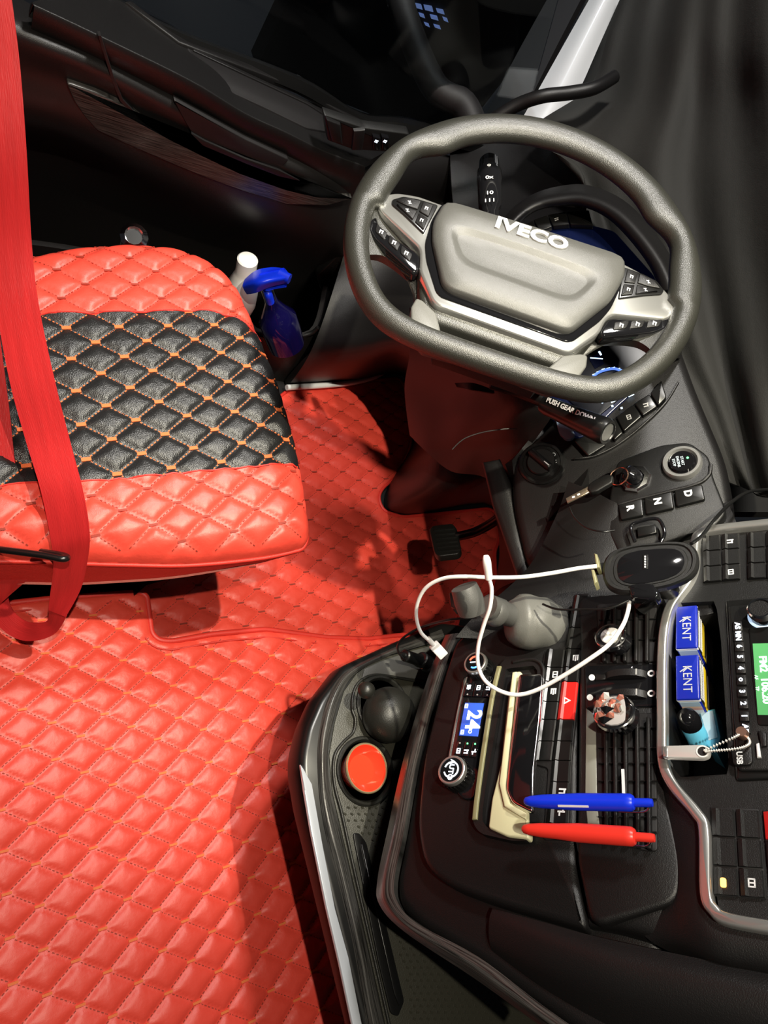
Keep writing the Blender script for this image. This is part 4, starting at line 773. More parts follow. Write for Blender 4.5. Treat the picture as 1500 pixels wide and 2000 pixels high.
# cigarette packs standing in the cubby
def pack(label, q, kp_):
    P = [np.array(FS.hit(x, y, .012)) for x, y in q]; c = sum(P) / 4; du = nz(P[1] - P[0]); F2 = FS.rot(math.degrees(math.atan2(du[1], du[0])) , FS.w(c[0], c[1], .012))
    W = (np.linalg.norm(P[1] - P[0]) + np.linalg.norm(P[2] - P[3])) / 2; Hh = (np.linalg.norm(P[2] - P[1]) + np.linalg.norm(P[3] - P[0])) / 2
    t = empty('cigarette_pack', F2.w(0, 0, -.08), label, 'cigarette pack', 'cigarette packs in the cubby')
    W2, H2 = W / 2, Hh / 2; Dp = .082
    slab('carton', F2, rect(0, 0, W, Hh), -Dp, 0, NAVY, t, .0012, r=.002)
    slab('white_edge', F2, rect(0, 0, W + .0006, Hh + .0006), -.006, -.003, WHI, t, 0, r=.002)
    text('KENT', F2, .003, 0, .0135, mat('silver_print', (.6, .62, .7), .3, metal=.3), t, .0002, sx=.95, sp=1.02)
    boxes('brand_line', [(F2.w(-W * .17, -Hh * .12, .0002), nz(F2.u * .75 - F2.v), nz(np.cross(F2.n, F2.u * .75 - F2.v)), F2.n, .011, .0012, .0004)], MATS['silver_print'], t)
    # warning panel on the broad side (faces up the dash)
    F3 = Fr(F2.w(0, H2, -Dp / 2), -F2.u, -F2.n) if False else Fr(F2.w(0, H2, -Dp / 2), F2.u, -F2.n)
    if F3.n @ F2.v < 0: F3 = Fr(F2.w(0, H2, -Dp / 2), -F2.u, -F2.n)
    sg = 1 if F3.v @ F2.n < 0 else -1
    Bk = mat('black_card', (.006, .006, .006), .3)
    slab('warning_panel', F3, rect(0, 0, W * .96, Dp - .006), 0, .0004, Bk, t, 0)
    yc = -sg * (Dp / 2 - .027)
    slab('yellow_border', F3, rect(0, yc, W * .9, .008), .0004, .0008, YEL, t, 0); slab('yellow_border', F3, rect(-W * .44 * (1 if F3.u @ F2.u < 0 else -1), yc + sg * .006, .004, .012), .0004, .0008, YEL, t, 0)
    for j in range(2):
        L = []; x = -W * .42; rg_ = random.Random(j + kp_)
        while x < W * .4: l_ = rg_.uniform(.0015, .0035); L.append((F3.w(x + l_ / 2, -sg * (Dp / 2 - .008 - j * .009), .0005), F3.u, F3.v, F3.n, l_, .005, .0003)); x += l_ + .0006
        boxes('warning_print', L, WHI, t)
    slab('picture_panel', F3, rect(0, sg * .015, W * .8, .034), .0004, .0007, mat('picture_brown_grey', (.4, .34, .3), .4, var=.5, vscale=60), t, 0)
    # narrow side facing the photographer: white, orange and blue bands
    F4 = Fr(F2.w(W2, 0, -Dp / 2), F2.n * -1, F2.v); 
    if F4.n @ F2.u < 0: F4 = Fr(F2.w(W2, 0, -Dp / 2), F2.n, F2.v)
    s4 = 1 if F4.u @ F2.n > 0 else -1
    for x0, x1, m_ in ((.002, .012, mat('pale_blue_card', (.5, .65, .8), .4)), (.012, .016, mat('pale_orange_card', (.85, .55, .4), .4)), (.016, .020, mat('pinkish_card', (.7, .35, .3), .4)), (.020, .034, WHI), (.034, .04, LBL)):
        slab('side_band', F4, rect(s4 * (Dp / 2 - .004 - (x0 + x1) / 2), 0, (x1 - x0), Hh * .84), 0, .0005, m_, t, 0)
    return t
pack('navy cigarette pack reading KENT, nearer the silver frame top in the cubby', [(1320, 1184), (1319, 1266), (1362, 1264), (1361, 1182)], 1)
pack('navy cigarette pack reading KENT, below the other one and above the lighter', [(1319, 1280), (1320, 1367), (1366, 1364), (1364, 1278)], 5)
lt = empty('lighter', FS.P(1345, 1415, -.01), 'light blue lighter with a black top below the cigarette packs', 'lighter')
A, B = FS.P(1372, 1460, -.035), FS.P(1345, 1405, .004); ax = nz(B - A); L = np.linalg.norm(B - A)
lathe('body', A, ax, [(.010, 0), (.0115, .002), (.0115, L * .75), (.0105, L * .8)], LBL, lt, 20)
lathe('black_top', A + ax * L * .72, ax, [(.0105, 0), (.0118, .004), (.012, .012), (.009, .02), (.004, .024), (0, .024)], GLO, lt, 20)
bx_ = S('blue_card_box', FS, [(1366, 1390), (1396, 1384), (1408, 1440), (1400, 1470), (1380, 1456)], -.06, -.02, LBL, None, .001); tag(bx_, 'light blue carton with small print lying deep in the cubby behind the lighter', 'box')
S('printed_label', FS, [(1368, 1393), (1392, 1388), (1402, 1440), (1384, 1446)], -.0201, -.0195, mat('pale_label', (.45, .62, .7), .5), bx_, 0)
# usb stick hanging on a bead chain
us = empty('usb_stick', FS.P(1340, 1467, .03), 'small white metal usb stick hanging across the frame on a bead chain', 'usb stick')
q = [(1296, 1456), (1374, 1454), (1385, 1460), (1387, 1468), (1384, 1477), (1374, 1481), (1297, 1479)]
c = FS.hit(1372, 1467, .034)
S('stick_body', FS, q, .027, .033, mat('white_metal', (.72, .71, .69), .3, metal=.4), us, .001, r=.003)
lathe('eyelet', FS.w(c[0], c[1], .0325), FS.n, [(.0062, 0), (.0062, .0012), (.0048, .0012), (.0048, .0008), (0, .0008)], [WHT, DRK], us, 20, mi=[0, 0, 0, 1])
a, b_ = FS.hit(1334, 1467, .0335); text('Kingspeed', FS, a, b_, .0065, GRI, us, .0332, rot=90) if False else None
S('connector_cap', FS, [(1294, 1457), (1304, 1457), (1304, 1478), (1295, 1478)], .028, .0335, SIL, us, .0006)
L = catmull([FS.P(x, y, h) for x, y, h in [(1376, 1466, .035), (1400, 1455, .036), (1430, 1442, .035), (1448, 1434, .03), (1460, 1440, .026), (1464, 1452, .026), (1450, 1460, .03), (1425, 1464, .033), (1400, 1466, .035), (1378, 1468, .036)]], 5)
V, Fc = [], []
for p in L:
    i = len(V); r_ = .0017; V += [p + np.array(d) * r_ for d in ((1, 0, 0), (-1, 0, 0), (0, 1, 0), (0, -1, 0), (0, 0, 1), (0, 0, -1))]; Fc += [(i + a, i + b, i + c_) for a in (0, 1) for b in (2, 3) for c_ in (4, 5)]
mesh('bead_chain', V, Fc, mat('bright_bead_metal', (.75, .72, .66), .35, metal=.5), us)
lathe('chain_clasp', FS.P(1452, 1437, .022), FS.n, [(.005, 0), (.006, .004), (.005, .01)], mat('copper_clasp', (.7, .4, .3), .3, metal=.9), us, 12)

# ---------------- rocker switch banks inside the bay
def bank(label, Q, cols, rows, icons, hot=None):
    t = empty('switch_bank', FS.P(*np.mean(Q, 0), .012), label, 'switches', 'switch banks of the radio bay'); S('bank_base', FS, Q, .008, .0135, DRK, t, .0005)
    for i in range(cols):
        for j in range(rows):
            q = quadL(*Q, i / cols + .02, (i + 1) / cols - .02, j / rows + .015, (j + 1) / rows - .015)
            k = ridge('rocker_switch', FS, q, .013, .0165, REDS if hot == (i, j) else PLA, t); c = FS.hit(*np.mean(q, 0), .017)
            if (i, j) in icons: glyph(FS, c[0], c[1] , .008, WHI, k, icons[(i, j)], .0166)
    return t
bank('bank of six black rocker switches in the upper corner of the silver frame', [(1371, 1046), (1444, 1040), (1446, 1130), (1373, 1137)], 2, 3, {(1, 0): 2, (1, 2): 1})
bank('second bank of black rocker switches at the upper right beside the first', [(1458, 1040), (1530, 1034), (1532, 1126), (1459, 1130)], 2, 3, {})
bb = bank('lower bank of six rocker switches with a glowing amber light', [(1387, 1576), (1482, 1580), (1496, 1755), (1392, 1748)], 2, 3, {(1, 2): 1})
c = FS.hit(1412, 1723, .018); slab('amber_light', FS, rect(c[0], c[1], .008, .005), .0165, .0175, AMB, bb, .0003, r=.002)
bank('red-topped switch bank at the right edge next to the amber-lit bank', [(1489, 1582), (1560, 1586), (1576, 1762), (1504, 1757)], 1, 3, {}, (0, 0))

# ================================================================ driver side controls
pn = empty('gear_key_panel', FD.P(1290, 960), 'raised dash panel with R N D gear keys beside the start button', 'gear selector')
S('panel', FD, [(1190, 968), (1205, 900), (1290, 868), (1345, 862), (1384, 890), (1392, 930), (1420, 1000), (1395, 1030), (1210, 1085), (1188, 1040)], -.05, .0, PLA, pn, .003, r=.01)
bar('panel_rib', FD, [(1206, 985), (1250, 972), (1320, 955), (1365, 942), (1385, 925), (1388, 905)], .004, -.001, .004, SOFT, pn, .001)
for lab, q in (('R', [(1207, 985), (1254, 973), (1257, 1006), (1212, 1015)]), ('N', [(1258, 972), (1312, 959), (1316, 992), (1261, 1004)]), ('D', [(1317, 957), (1371, 945), (1377, 975), (1321, 989)])):
    k = S('gear_key', FD, q, -.001, .006, PLS, pn, .0015, r=.003); c = FD.hit(*(np.mean(q, 0) + np.array([-3 if lab != 'R' else -2, -3])), .0065)
    text(lab, FD, c[0], c[1], .0135, WHI, k, .0062, bold=.0006)
st = empty('start_button', FD.P(1331, 901), 'round silver-ringed start button with a green light above the gear keys', 'button')
c = FD.hit(1331, 900, .008); lathe('silver_ring', FD.w(c[0], c[1], -.002), FD.n, [(.0265, 0), (.0265, .006), (.0245, .0095), (.021, .0095), (.0185, .006), (0, .006)], [SIL, GLO], st, 48, mi=[0, 0, 0, 0, 1])
lathe('button_cap', FD.w(c[0], c[1], .004), FD.n, [(.0165, 0), (.0165, .004), (.0155, .005), (0, .005)], GLO, st, 40)
for j, s_ in enumerate(('START', 'ENGINE', 'STOP')): text(s_, FD, c[0] + .001, c[1] + .005 - j * .0055 - .004, .0052, mat('soft_white_print', (.55, .65, .7), .5, emit=.3), st, .0092)
lathe('green_light', FD.w(c[0] - .002, c[1] + .0085, .009), FD.n, [(.0016, 0), (.0016, .0005), (0, .0006)], GLED, st, 12)
ky = empty('ignition_key', FD.P(1210, 932, .02), 'ignition key on a copper ring hanging from the chrome octagonal lock', 'key')
c = FD.hit(1240, 934, .004); lk = lathe('chrome_lock_collar', FD.w(c[0], c[1], 0), FD.n, [(.022, 0), (.0225, .004), (.020, .007), (.0135, .007), (.0135, .004), (0, .004)], [CHR, GLO], ky, 8, mi=[0, 0, 0, 1, 1])
lathe('lock_barrel', FD.w(c[0], c[1], .004), nz(FD.n - FD.v * .3), [(.012, 0), (.0125, .01), (.0105, .02), (.006, .024)], GLO, ky, 24)
c = FD.P(1209, 930, .03); tube('key_ring', [c + nz(FD.u) * .0135 * math.cos(t) + nz(FD.v + FD.n * .3) * .0135 * math.sin(t) for t in np.linspace(0, 5.9, 14)], .001, mat('copper_wire', (.8, .5, .35), .25, metal=1), ky, k=3, closed=True, seg=6)
S('key_head', FD, [(1150, 945), (1158, 938), (1185, 925), (1198, 928), (1196, 942), (1165, 960), (1152, 962), (1146, 954)], .022, .03, PLA, ky, .002, r=.003)
S('key_blade', FD, [(1105, 973), (1150, 949), (1153, 960), (1108, 982)], .0245, .0275, BRS, ky, .0005)
for x, y in ((1120, 971), (1130, 966)): S('blade_mark', FD, rect(0, 0, 1, 1) and [(x - 3, y - 1), (x + 2, y - 3), (x + 3, y), (x - 2, y + 2)], .0275, .0279, WHI, ky, 0)
hk = empty('headlight_knob', FC.P(1057, 900), 'round black light knob marked O beside the driver dash edge', 'knob')
c = FC.hit(1057, 902, .004); lathe('dial_base', FC.w(c[0], c[1], -.006), FC.n, [(.0365, 0), (.0365, .006), (.034, .008), (.03, .008), (.029, .006), (0, .006)], PLS, hk, 48)
lathe('dial', FC.w(c[0], c[1], -.001), FC.n, [(.0225, 0), (.0225, .006), (.021, .008), (0, .008)], PLA, hk, 40)
Fh = FC.rot(-58, FC.w(c[0], c[1], .006)); k = slab('finger_grip', Fh, rect(0, 0, .011, .046), -.002, .014, SOFT, hk, .003, r=.004)
slab('pointer', Fh, rect(0, .014, .0015, .01), .0138, .0144, WHI, k, 0)
for s_, x, y in (('O', 1081, 888), ('H', 1083, 902)): a, b_ = FC.hit(x, y, .002); text(s_, FC, a, b_, .0085, WHI, hk, .0022)
# instrument cluster behind the wheel
ic = empty('instrument_cluster', FC.P(1120, 620, -.03), 'dark blue-lit instrument cluster and its hood behind the steering wheel', 'instruments')
S('screen_back', FC, [(985, 470), (1020, 440), (1100, 425), (1200, 450), (1280, 540), (1300, 660), (1262, 745), (1200, 800), (1150, 850), (1120, 858), (1090, 830), (1000, 640)], -.05, -.002, DBL, ic, .002, r=.01)
S('screen', FC, [(1060, 560), (1240, 560), (1285, 650), (1262, 735), (1170, 812), (1150, 822), (1090, 760), (1050, 640)], -.01, .001, mat('matt_dark_screen', (.004, .005, .01), .35, spec=.3), ic, .001, r=.01)
S('blue_pane', FC, [(1080, 800), (1096, 795), (1124, 850), (1116, 858), (1104, 858), (1092, 846)], -.005, .003, mat('pale_blue_pane', (.2, .28, .4), .3), ic, .001, r=.004)
CW = mat('cluster_white', (.6, .8, 1), .5, emit=2.2)
for i, (x, y, w_, h_, r_) in enumerate([(1108, 708, .014, .004, 40), (1114, 716, .012, .004, -30), (1122, 712, .004, .012, 20), (1104, 716, .005, .005, 0), (1165, 700, .002, .02, -25), (1172, 690, .008, .003, 10), (1178, 784, .005, .007, 15), (1197, 782, .006, .008, 15), (1231, 769, .009, .009, 10), (1214, 797, .003, .003, 0), (1196, 793, .003, .003, 0)]):
    c = FC.hit(x, y, .0015); F2 = FC.rot(r_, FC.w(c[0], c[1], .0015)); boxes('lit_symbol', [(F2.o, F2.u, F2.v, F2.n, w_, h_, .0004)], CW, ic)
tube('speed_scale', [FC.P(x, y, .003) for x, y in [(1156, 738), (1168, 728), (1184, 722), (1200, 720), (1214, 724)]], .0022, mat('scale_blue', (.12, .25, .8), .4, emit=1.2), ic)
tk = [FC.P(x, y, .0045) for x, y in [(1160, 731), (1168, 726), (1178, 721), (1188, 719), (1198, 718), (1208, 720)]]
boxes('scale_tick', [(p, FC.v, FC.u, FC.n, .005, .001, .0005) for p in tk], CW, ic)
S('blue_segment', FC, [(1150, 700), (1170, 690), (1180, 710), (1162, 720)], .0005, .0018, DBL, ic, 0)
# hood arc and arc of keys
hood = [(962, 480), (985, 425), (1030, 385), (1085, 365), (1150, 362), (1230, 400), (1310, 500), (1340, 600), (1330, 700)]; hin = [(985, 475), (1010, 440), (1045, 412), (1090, 402), (1140, 403), (1200, 435), (1270, 520), (1295, 600), (1292, 690)]
patch('cluster_hood', [[FC.P(x, y, .0) for x, y in hood], [FC.P(x * .6 + a * .4, y * .6 + b_ * .4, .05) for (x, y), (a, b_) in zip(hood, hin)], [FC.P(x, y, .04) for x, y in hin], [FC.P(x, y, -.0) for x, y in hin]], SOFT, ic, thick=.006)
keys = [[(1012, 448), (1040, 430), (1052, 452), (1028, 470)], [(1042, 429), (1068, 420), (1078, 442), (1054, 451)], [(1070, 419), (1104, 413), (1112, 438), (1080, 441)], [(1106, 413), (1150, 410), (1158, 440), (1114, 438)]]
for i, q in enumerate(keys):
    k = S('arc_key', FC, q, .0, .01, PLS, ic, .001, r=.002)
    if i == 2: c = FC.hit(1087, 427, .011); glyph(FC, c[0], c[1], .008, GRI, k, 2, .0102)
for i, (q, ic_) in enumerate(([[(1203, 813), (1237, 789), (1254, 813), (1219, 843)], 1], [[(1239, 787), (1268, 769), (1284, 793), (1256, 812)], 2], [[(1270, 767), (1292, 742), (1302, 775), (1286, 792)], None], [[(1185, 824), (1201, 815), (1217, 845), (1200, 860)], None], [[(1121, 861), (1153, 845), (1184, 869), (1149, 891)], None])):
    k = S('arc_key', FC, q, -.006, .006, PLS, ic, .0015, r=.003)
    if ic_ is not None: c = FC.hit(*np.mean(q, 0), .0065); glyph(FC, c[0], c[1], .009, GRI, k, ic_, .0062)
bar('arc_rim', FC, [(1120, 895), (1160, 890), (1210, 865), (1260, 825), (1300, 785), (1325, 745)], .0025, -.005, .003, SOFT, ic, .0005)
# brake pedal
bp_ = empty('brake_pedal', D(868, 1054, 1.5), 'black ribbed rubber brake pedal on a curved arm above the floor mat', 'pedal')
FP = Fr(D(868, 1054, 1.5), nz(D(885, 1050, 1.5) - D(860, 1055, 1.5)), nz(D(862, 1030, 1.53) - D(872, 1078, 1.47)))
FP = Fr(FP.o, FP.u, nz(FP.v - FP.u * (FP.u @ FP.v)))
S('pad', FP, [(838, 1033), (846, 1026), (884, 1022), (892, 1032), (901, 1072), (896, 1081), (856, 1086), (848, 1078)], -.012, .004, RUB, bp_, .002, r=.006)
for j in range(6): y = 1036 + j * 8; x0 = 845 + j * 2; boxes('rib', [(FP.P(x0 + 22, y - 1.5, .004), nz(FP.P(x0 + 42, y - 3.5, .004) - FP.P(x0, y, .004)), nz(np.cross(FP.n, nz(FP.P(x0 + 42, y - 3.5, .004) - FP.P(x0, y, .004)))), FP.n, .044, .004, .0025)], RUB, bp_)
tube('arm', [FP.P(892, 1048, -.006), D(925, 1040, 1.5), D(955, 1025, 1.48), D(985, 1005, 1.45)], .009, PLS, bp_, ry=.013)
# steering column with lower cover
col = empty('steering_column', D(900, 760, 1.25), 'dark plastic steering column cover below the wheel with a small release lever', 'steering column')
patch('lower_cover', [[D(x, y, t) for x, y, t in r] for r in [
 [(1010, 770, 1.12), (960, 740, 1.15), (900, 690, 1.2), (840, 640, 1.25), (800, 600, 1.3)],
 [(1080, 800, 1.12), (1000, 800, 1.14), (940, 770, 1.2), (880, 730, 1.28), (800, 690, 1.38)],
 [(1030, 880, 1.2), (960, 860, 1.25), (905, 830, 1.3), (860, 790, 1.4), (790, 760, 1.5)],
 [(990, 960, 1.35), (940, 930, 1.4), (880, 920, 1.45), (830, 880, 1.5), (800, 850, 1.6)]]], DOOR, col, thick=.012)
patch('release_lever', [[D(888, 748, 1.1), D(925, 748, 1.09), D(965, 762, 1.09)], [D(892, 756, 1.1), D(925, 762, 1.09), D(966, 768, 1.09)]], PLS, col, thick=.008)
tube('cover_seam', [D(x, y, 1.13) for x, y in [(883, 878), (905, 858), (940, 845), (985, 838), (1010, 838)]], .001, GRY, col)
# left and right stalks
CW_ = D(1027, 489, .936)
ls = empty('light_stalk', D(953, 420, 1.0), 'black light and wiper stalk with printed marks rising behind the wheel hub', 'stalk')
A, B = D(957, 425, 1.0), D(955, 312, 1.08); ax = nz(B - A); L = np.linalg.norm(B - A)
lathe('shaft', A - ax * .03, ax, [(.011, 0), (.012, .03), (.0125, .05), (.016, .056), (.0175, L * .55 + .03), (.0185, L * .6 + .03), (.0185, L * .75 + .03), (.016, L * .78 + .03), (.015, L * .95 + .03), (.009, L + .034), (0, L + .036)], GLO, ls, 28)
Fl = Fr(A, np.cross(ax, nz(CAM - A)) * -1, ax); Fl = Fr(A, nz(np.cross(ax, Fl.n)) if False else nz(np.cross(ax, nz(CAM - A))), ax)
if Fl.n @ (CAM - A) < 0: Fl = Fr(A, -Fl.u, ax)
for h_, s_ in ((.012, 'i I i'), (.03, '10'), (.068, '0$'.replace('$', 'x')), (.1, 'o')): text(s_, Fl, 0, h_, .011, WHI, ls, .0188, bold=.0002)
rs = empty('gear_stalk', D(1140, 820, 1.0), 'thick black column stalk printed PUSH GEAR DOWN below the wheel', 'stalk')
A, B = D(1062, 790, 1.05), D(1188, 845, .97); ax = nz(B - A); L = np.linalg.norm(B - A)
lathe('shaft', A, ax, [(.012, 0), (.014, .01), (.0155, L * .4), (.0175, L * .7), (.0185, L * .86), (.0188, L * .95), (.0165, L), (.0135, L + .0005), (.0125, L - .001), (0, L - .001)], PLS, rs, 32)
up_ = nz(CAM - A); Fl = Fr((A + B) / 2, ax, nz(np.cross(up_, ax))); text('PUSH GEAR DOWN', Fl, -.003, .008, .0098, WHI, rs, .0155, bold=.0003)
tube('lower_lever', [D(960, 745, 1.06), D(1010, 760, 1.06), D(1060, 780, 1.05)], .012, PLS, rs)

# ================================================================ steering wheel
e_ = math.radians(61.3); rho = math.radians(56.57)
a0_, b0_ = np.array([0, -1, 0.]), np.array([math.sin(e_), 0, math.cos(e_)])
FW = Fr(CW_, a0_ * math.cos(rho) + b0_ * math.sin(rho), -a0_ * math.sin(rho) + b0_ * math.cos(rho))
sw = empty('steering_wheel', CW_ - FW.n * .05, 'dark leather steering wheel with silver spokes, lettered IVECO', 'steering wheel')
MM = lambda L: [(x / 1000, y / 1000) for x, y in L]
N = 160; O_, I_ = [], []
def bump(d, c, w_): return math.exp(-((d - c) / w_) ** 2)
for i in range(N):
    t = 6.2831853 * i / N; d = math.degrees(t) % 360
    ro = .2405; ri = .2; s = -math.sin(t)
    if s > 0: ro = (ro ** -14 + (.199 / max(s, .02)) ** -14) ** (-1 / 14); ri = (.207 ** -14 + (.166 / max(s, .02)) ** -14) ** (-1 / 14)
    else: ri = .197
    for c in (28, 152): ri += .011 * bump(d, c, 9)
    for c in (41, 139): ri -= .006 * bump(d, c, 7)
    ri += .008 * bump(d, 330, 14) * 0 
    O_.append(ro); I_.append(ri)
V, Fc = [], []; K = 20
for i in range(N):
    t = 6.2831853 * i / N; ro, ri = O_[i], I_[i]; m_ = (ro + ri) / 2; hw = (ro - ri) / 2
    for j in range(K): a = 6.2831853 * j / K; r_ = m_ + hw * math.cos(a); V.append(FW.w(r_ * math.cos(t), r_ * math.sin(t), -.004 + .0165 * math.sin(a)))
for i in range(N):
    for j in range(K): Fc.append((i * K + j, i * K + (j + 1) % K, ((i + 1) % N) * K + (j + 1) % K, ((i + 1) % N) * K + j))
mesh('rim', V, Fc, WHL, sw, ang=80)
S_ = lambda nm, L, h0, h1, m, par=sw, bev=.003, r=0: slab(nm, FW, MM(L), h0, h1, m, par, bev, r)
# spokes in rim leather, blending into the hub
def sp_(s):
    rows = [[(212, 40), (212, 0), (208, -45), (196, -82)], [(196, 30), (194, -2), (190, -40), (172, -66)], [(165, 32), (165, -6), (158, -50), (138, -80)], [(128, 34), (128, -20), (122, -80), (104, -122)]]
    hs = [(-.012, -.006, -.004, -.01), (-.02, -.016, -.014, -.02), (-.028, -.022, -.02, -.03), (-.036, -.03, -.03, -.04)]
    patch('spoke', [[FW.w(s * x / 1000, y / 1000, h) for (x, y), h in zip(r, hh)] for r, hh in zip(rows, hs)], WHL, sw, thick=.014)
sp_(1); sp_(-1)
S_('hub_shell', [(-130, 36), (130, 38), (135, -20), (128, -70), (104, -128), (88, -146), (-88, -142), (-106, -126), (-128, -66), (-134, -20)], -.06, -.014, WHL, bev=.006, r=.012)
S_('lower_recess', [(-92, -128), (90, -130), (66, -182), (-68, -180)], -.05, -.028, DOOR, bev=.002)
for s in (-1, 1): S_('lower_tab', [(s * 112, -134), (s * 104, -134), (s * 82, -146), (s * 68, -172), (s * 44, -175), (s * 44, -184), (s * 84, -186), (s * 108, -168), (s * 114, -150)], -.03, .008, GRY2, bev=.002, r=.003)
S_('lower_tab_edge', [(-75, -172), (75, -172), (80, -184), (-80, -184)], -.02, .006, GRY2, bev=.002)
# silver trim: wings and the band under the airbag cover
S_('silver_trim', [(-128, 34), (-160, 35), (-188, 29), (-205, 17), (-210, 4), (-200, -10), (-132, -48), (-126, -66), (-122, -82), (-94, -120), (-84, -126), (86, -130), (96, -126), (122, -86), (126, -62), (134, -50), (200, -32), (211, -20), (209, -4), (196, 14), (160, 30), (128, 37)], -.02, -.004, SIL, bev=.003, r=.008)
S_('trim_gap', [(-126, 34), (128, 37), (134, -2), (128, -44), (118, -70), (92, -112), (84, -117), (-84, -113), (-92, -108), (-118, -66), (-128, -40), (-131, 0)], -.006, -.002, GLO, bev=.001, r=.008)
# airbag cover with a sunken trapezoid
po = MM([(-123, 33), (0, 37), (128, 38), (134, 12), (131, -8), (124, -38), (86, -104), (76, -108), (-78, -104), (-88, -98), (-120, -36), (-128, -6)])
pr = MM([(-108, -4), (0, -2), (106, -6), (100, -24), (84, -62), (72, -72), (-72, -68), (-84, -60), (-102, -22)])
pf = MM([(-92, -14), (0, -12), (90, -16), (86, -30), (74, -50), (66, -56), (-64, -52), (-74, -46), (-88, -26)])
cc = (0, -.03); NN = 120
O1 = resamp(po, NN, cc); O1 = [tuple(.25 * np.array(O1[i - 1]) + .5 * np.array(O1[i]) + .25 * np.array(O1[(i + 1) % NN])) for i in range(NN)]
lerp = lambda A, B, t: [tuple(np.array(a) * (1 - t) + np.array(b) * t) for a, b in zip(A, B)]
def smo(L):
    for _ in range(3): L = [tuple(.25 * np.array(L[i - 1]) + .5 * np.array(L[i]) + .25 * np.array(L[(i + 1) % len(L)])) for i in range(len(L))]
    return L
P1, P2 = smo(resamp(pr, NN, cc)), smo(resamp(pf, NN, cc)); c_ = [cc] * NN
pad = loops('airbag_cover', FW, [(O1, -.012), (O1, .002), (lerp(O1, c_, .015), .006), (lerp(O1, c_, .04), .0085), (lerp(O1, P1, .5), .0115), (P1, .0125), (lerp(P1, P2, .3), .0115), (lerp(P1, P2, .75), .0075), (P2, .0065), (lerp(P2, c_, .5), .0068), (lerp(P2, c_, .97), .007)], PADM, sw, ang=60)
for i, (ch, x, y) in enumerate(zip('IVECO', (-49, -31, -4, 21, 48), (14,) * 5)): pass
text('IVECO', FW, 0, .0165, .0255, mat('bright_letter_silver', (.75, .75, .73), .3, metal=.3), sw, .0108, sx=1.32, ex=.0016, bold=.0011, sp=1.04, name='raised_lettering')
for s in (-1, 1): glyph(FW, s * .112, -.03, .008, SOFT, pad, 2, .009)
# thumb controls
BL_ = GLO
def wing(s):
    m = lambda L: MM([(s * x, y) for x, y in L])
    up = m([(130, 28), (158, 27), (178, 23), (190, 12), (188, 4), (168, -6), (134, -26)])
    if area(up) < 0: up = up[::-1]
    k = slab('upper_key_pad', FW, up, -.005, -.0015, PLS, sw, .001, r=.003)
    for L in ([(136, 24), (150, 24), (150, 6), (136, 2)], [(153, 24), (174, 21), (184, 11), (168, 8), (153, 8)], [(153, 5), (168, 5), (182, 5), (168, -3), (154, -11)], [(136, -1), (150, 3), (150, -13), (136, -21)]):
        q = m(L); q = q if area(q) > 0 else q[::-1]; kk = slab('control_key', FW, q, -.002, .0005, SOFT, k, .0008, r=.0015); c = np.mean(q, 0); 
        glyph(FW, c[0], c[1], .006, WHE if False else WHI, kk, random.Random(int(c[0] * 1e4)).randint(0, 3), .0006)
    lo = m([(202, -18), (209, -28), (206, -42), (192, -54), (128, -88), (122, -80), (128, -58), (136, -52), (190, -36)])
    if area(lo) < 0: lo = lo[::-1]
    k = slab('lower_key_pad', FW, lo, -.022, -.007, GLO, sw, .003, r=.004)
    for x0, y0 in ((188, -38), (167, -48), (147, -58)):
        if s > 0: pass
        q = m([(x0 - 9, y0 - 2), (x0 + 9, y0 + 7), (x0 + 7, y0 - 6), (x0 - 9, y0 - 15)]); q = q if area(q) > 0 else q[::-1]
        kk = slab('control_key', FW, q, -.008, -.0055, SOFT, k, .0008, r=.003); c = np.mean(q, 0); glyph(FW, c[0], c[1], .007, WHI, kk, 2, -.0054)
wing(-1); wing(1)
tube('hub_stem', [CW_ - FW.n * .04, CW_ - FW.n * .16], .05, PLS, sw, k=2, seg=24)

# ================================================================ parking brake lever with grey boot
gl = empty('parking_brake_lever', D(1030, 1210, .93), 'grey hooded hand brake lever standing out of the dash over the mat', 'lever')
A, B, C2 = D(1030, 1215, .93), D(975, 1200, .90), D(912, 1168, .87); 
lathe('shaft', A, nz(B - A) * .5 + nz(C2 - B) * .5, [(.013, 0), (.0145, .03), (.0155, .05), (.0165, .052), (.016, .075)], GRY, gl, 24)
tube('handle_head', [D(922, 1196, .872), D(915, 1170, .868), D(906, 1146, .866)], lambda t: .0185 - .004 * abs(t - .45), GRY, gl, k=5, seg=16)
lathe('collar', B, nz(C2 - B), [(.0165, 0), (.018, .003), (.018, .012), (.0165, .015)], GRY, gl, 24)
o = tube('boot', [D(992, 1213, .92), D(1005, 1213, .922), D(1025, 1214, .925), D(1045, 1216, .93), D(1062, 1219, .94), D(1080, 1224, .96)], lambda t: .016 + .019 * min(1, max(0, t / .3)) ** .6 - .008 * max(0, (t - .75) / .25), mat('grey_boot_vinyl', (.12, .12, .11), .42, bump=.4, bscale=900), gl, seg=24)
for v in o.data.vertices: n_ = math.sin(v.co.x * 160 + v.co.z * 90) * math.sin(v.co.y * 140); v.co += v.normal * .0014 * n_
S('black_latch', FS, [(876, 1158), (893, 1148), (902, 1165), (898, 1192), (880, 1185)], -.03, -.01, PLS, gl, .002)

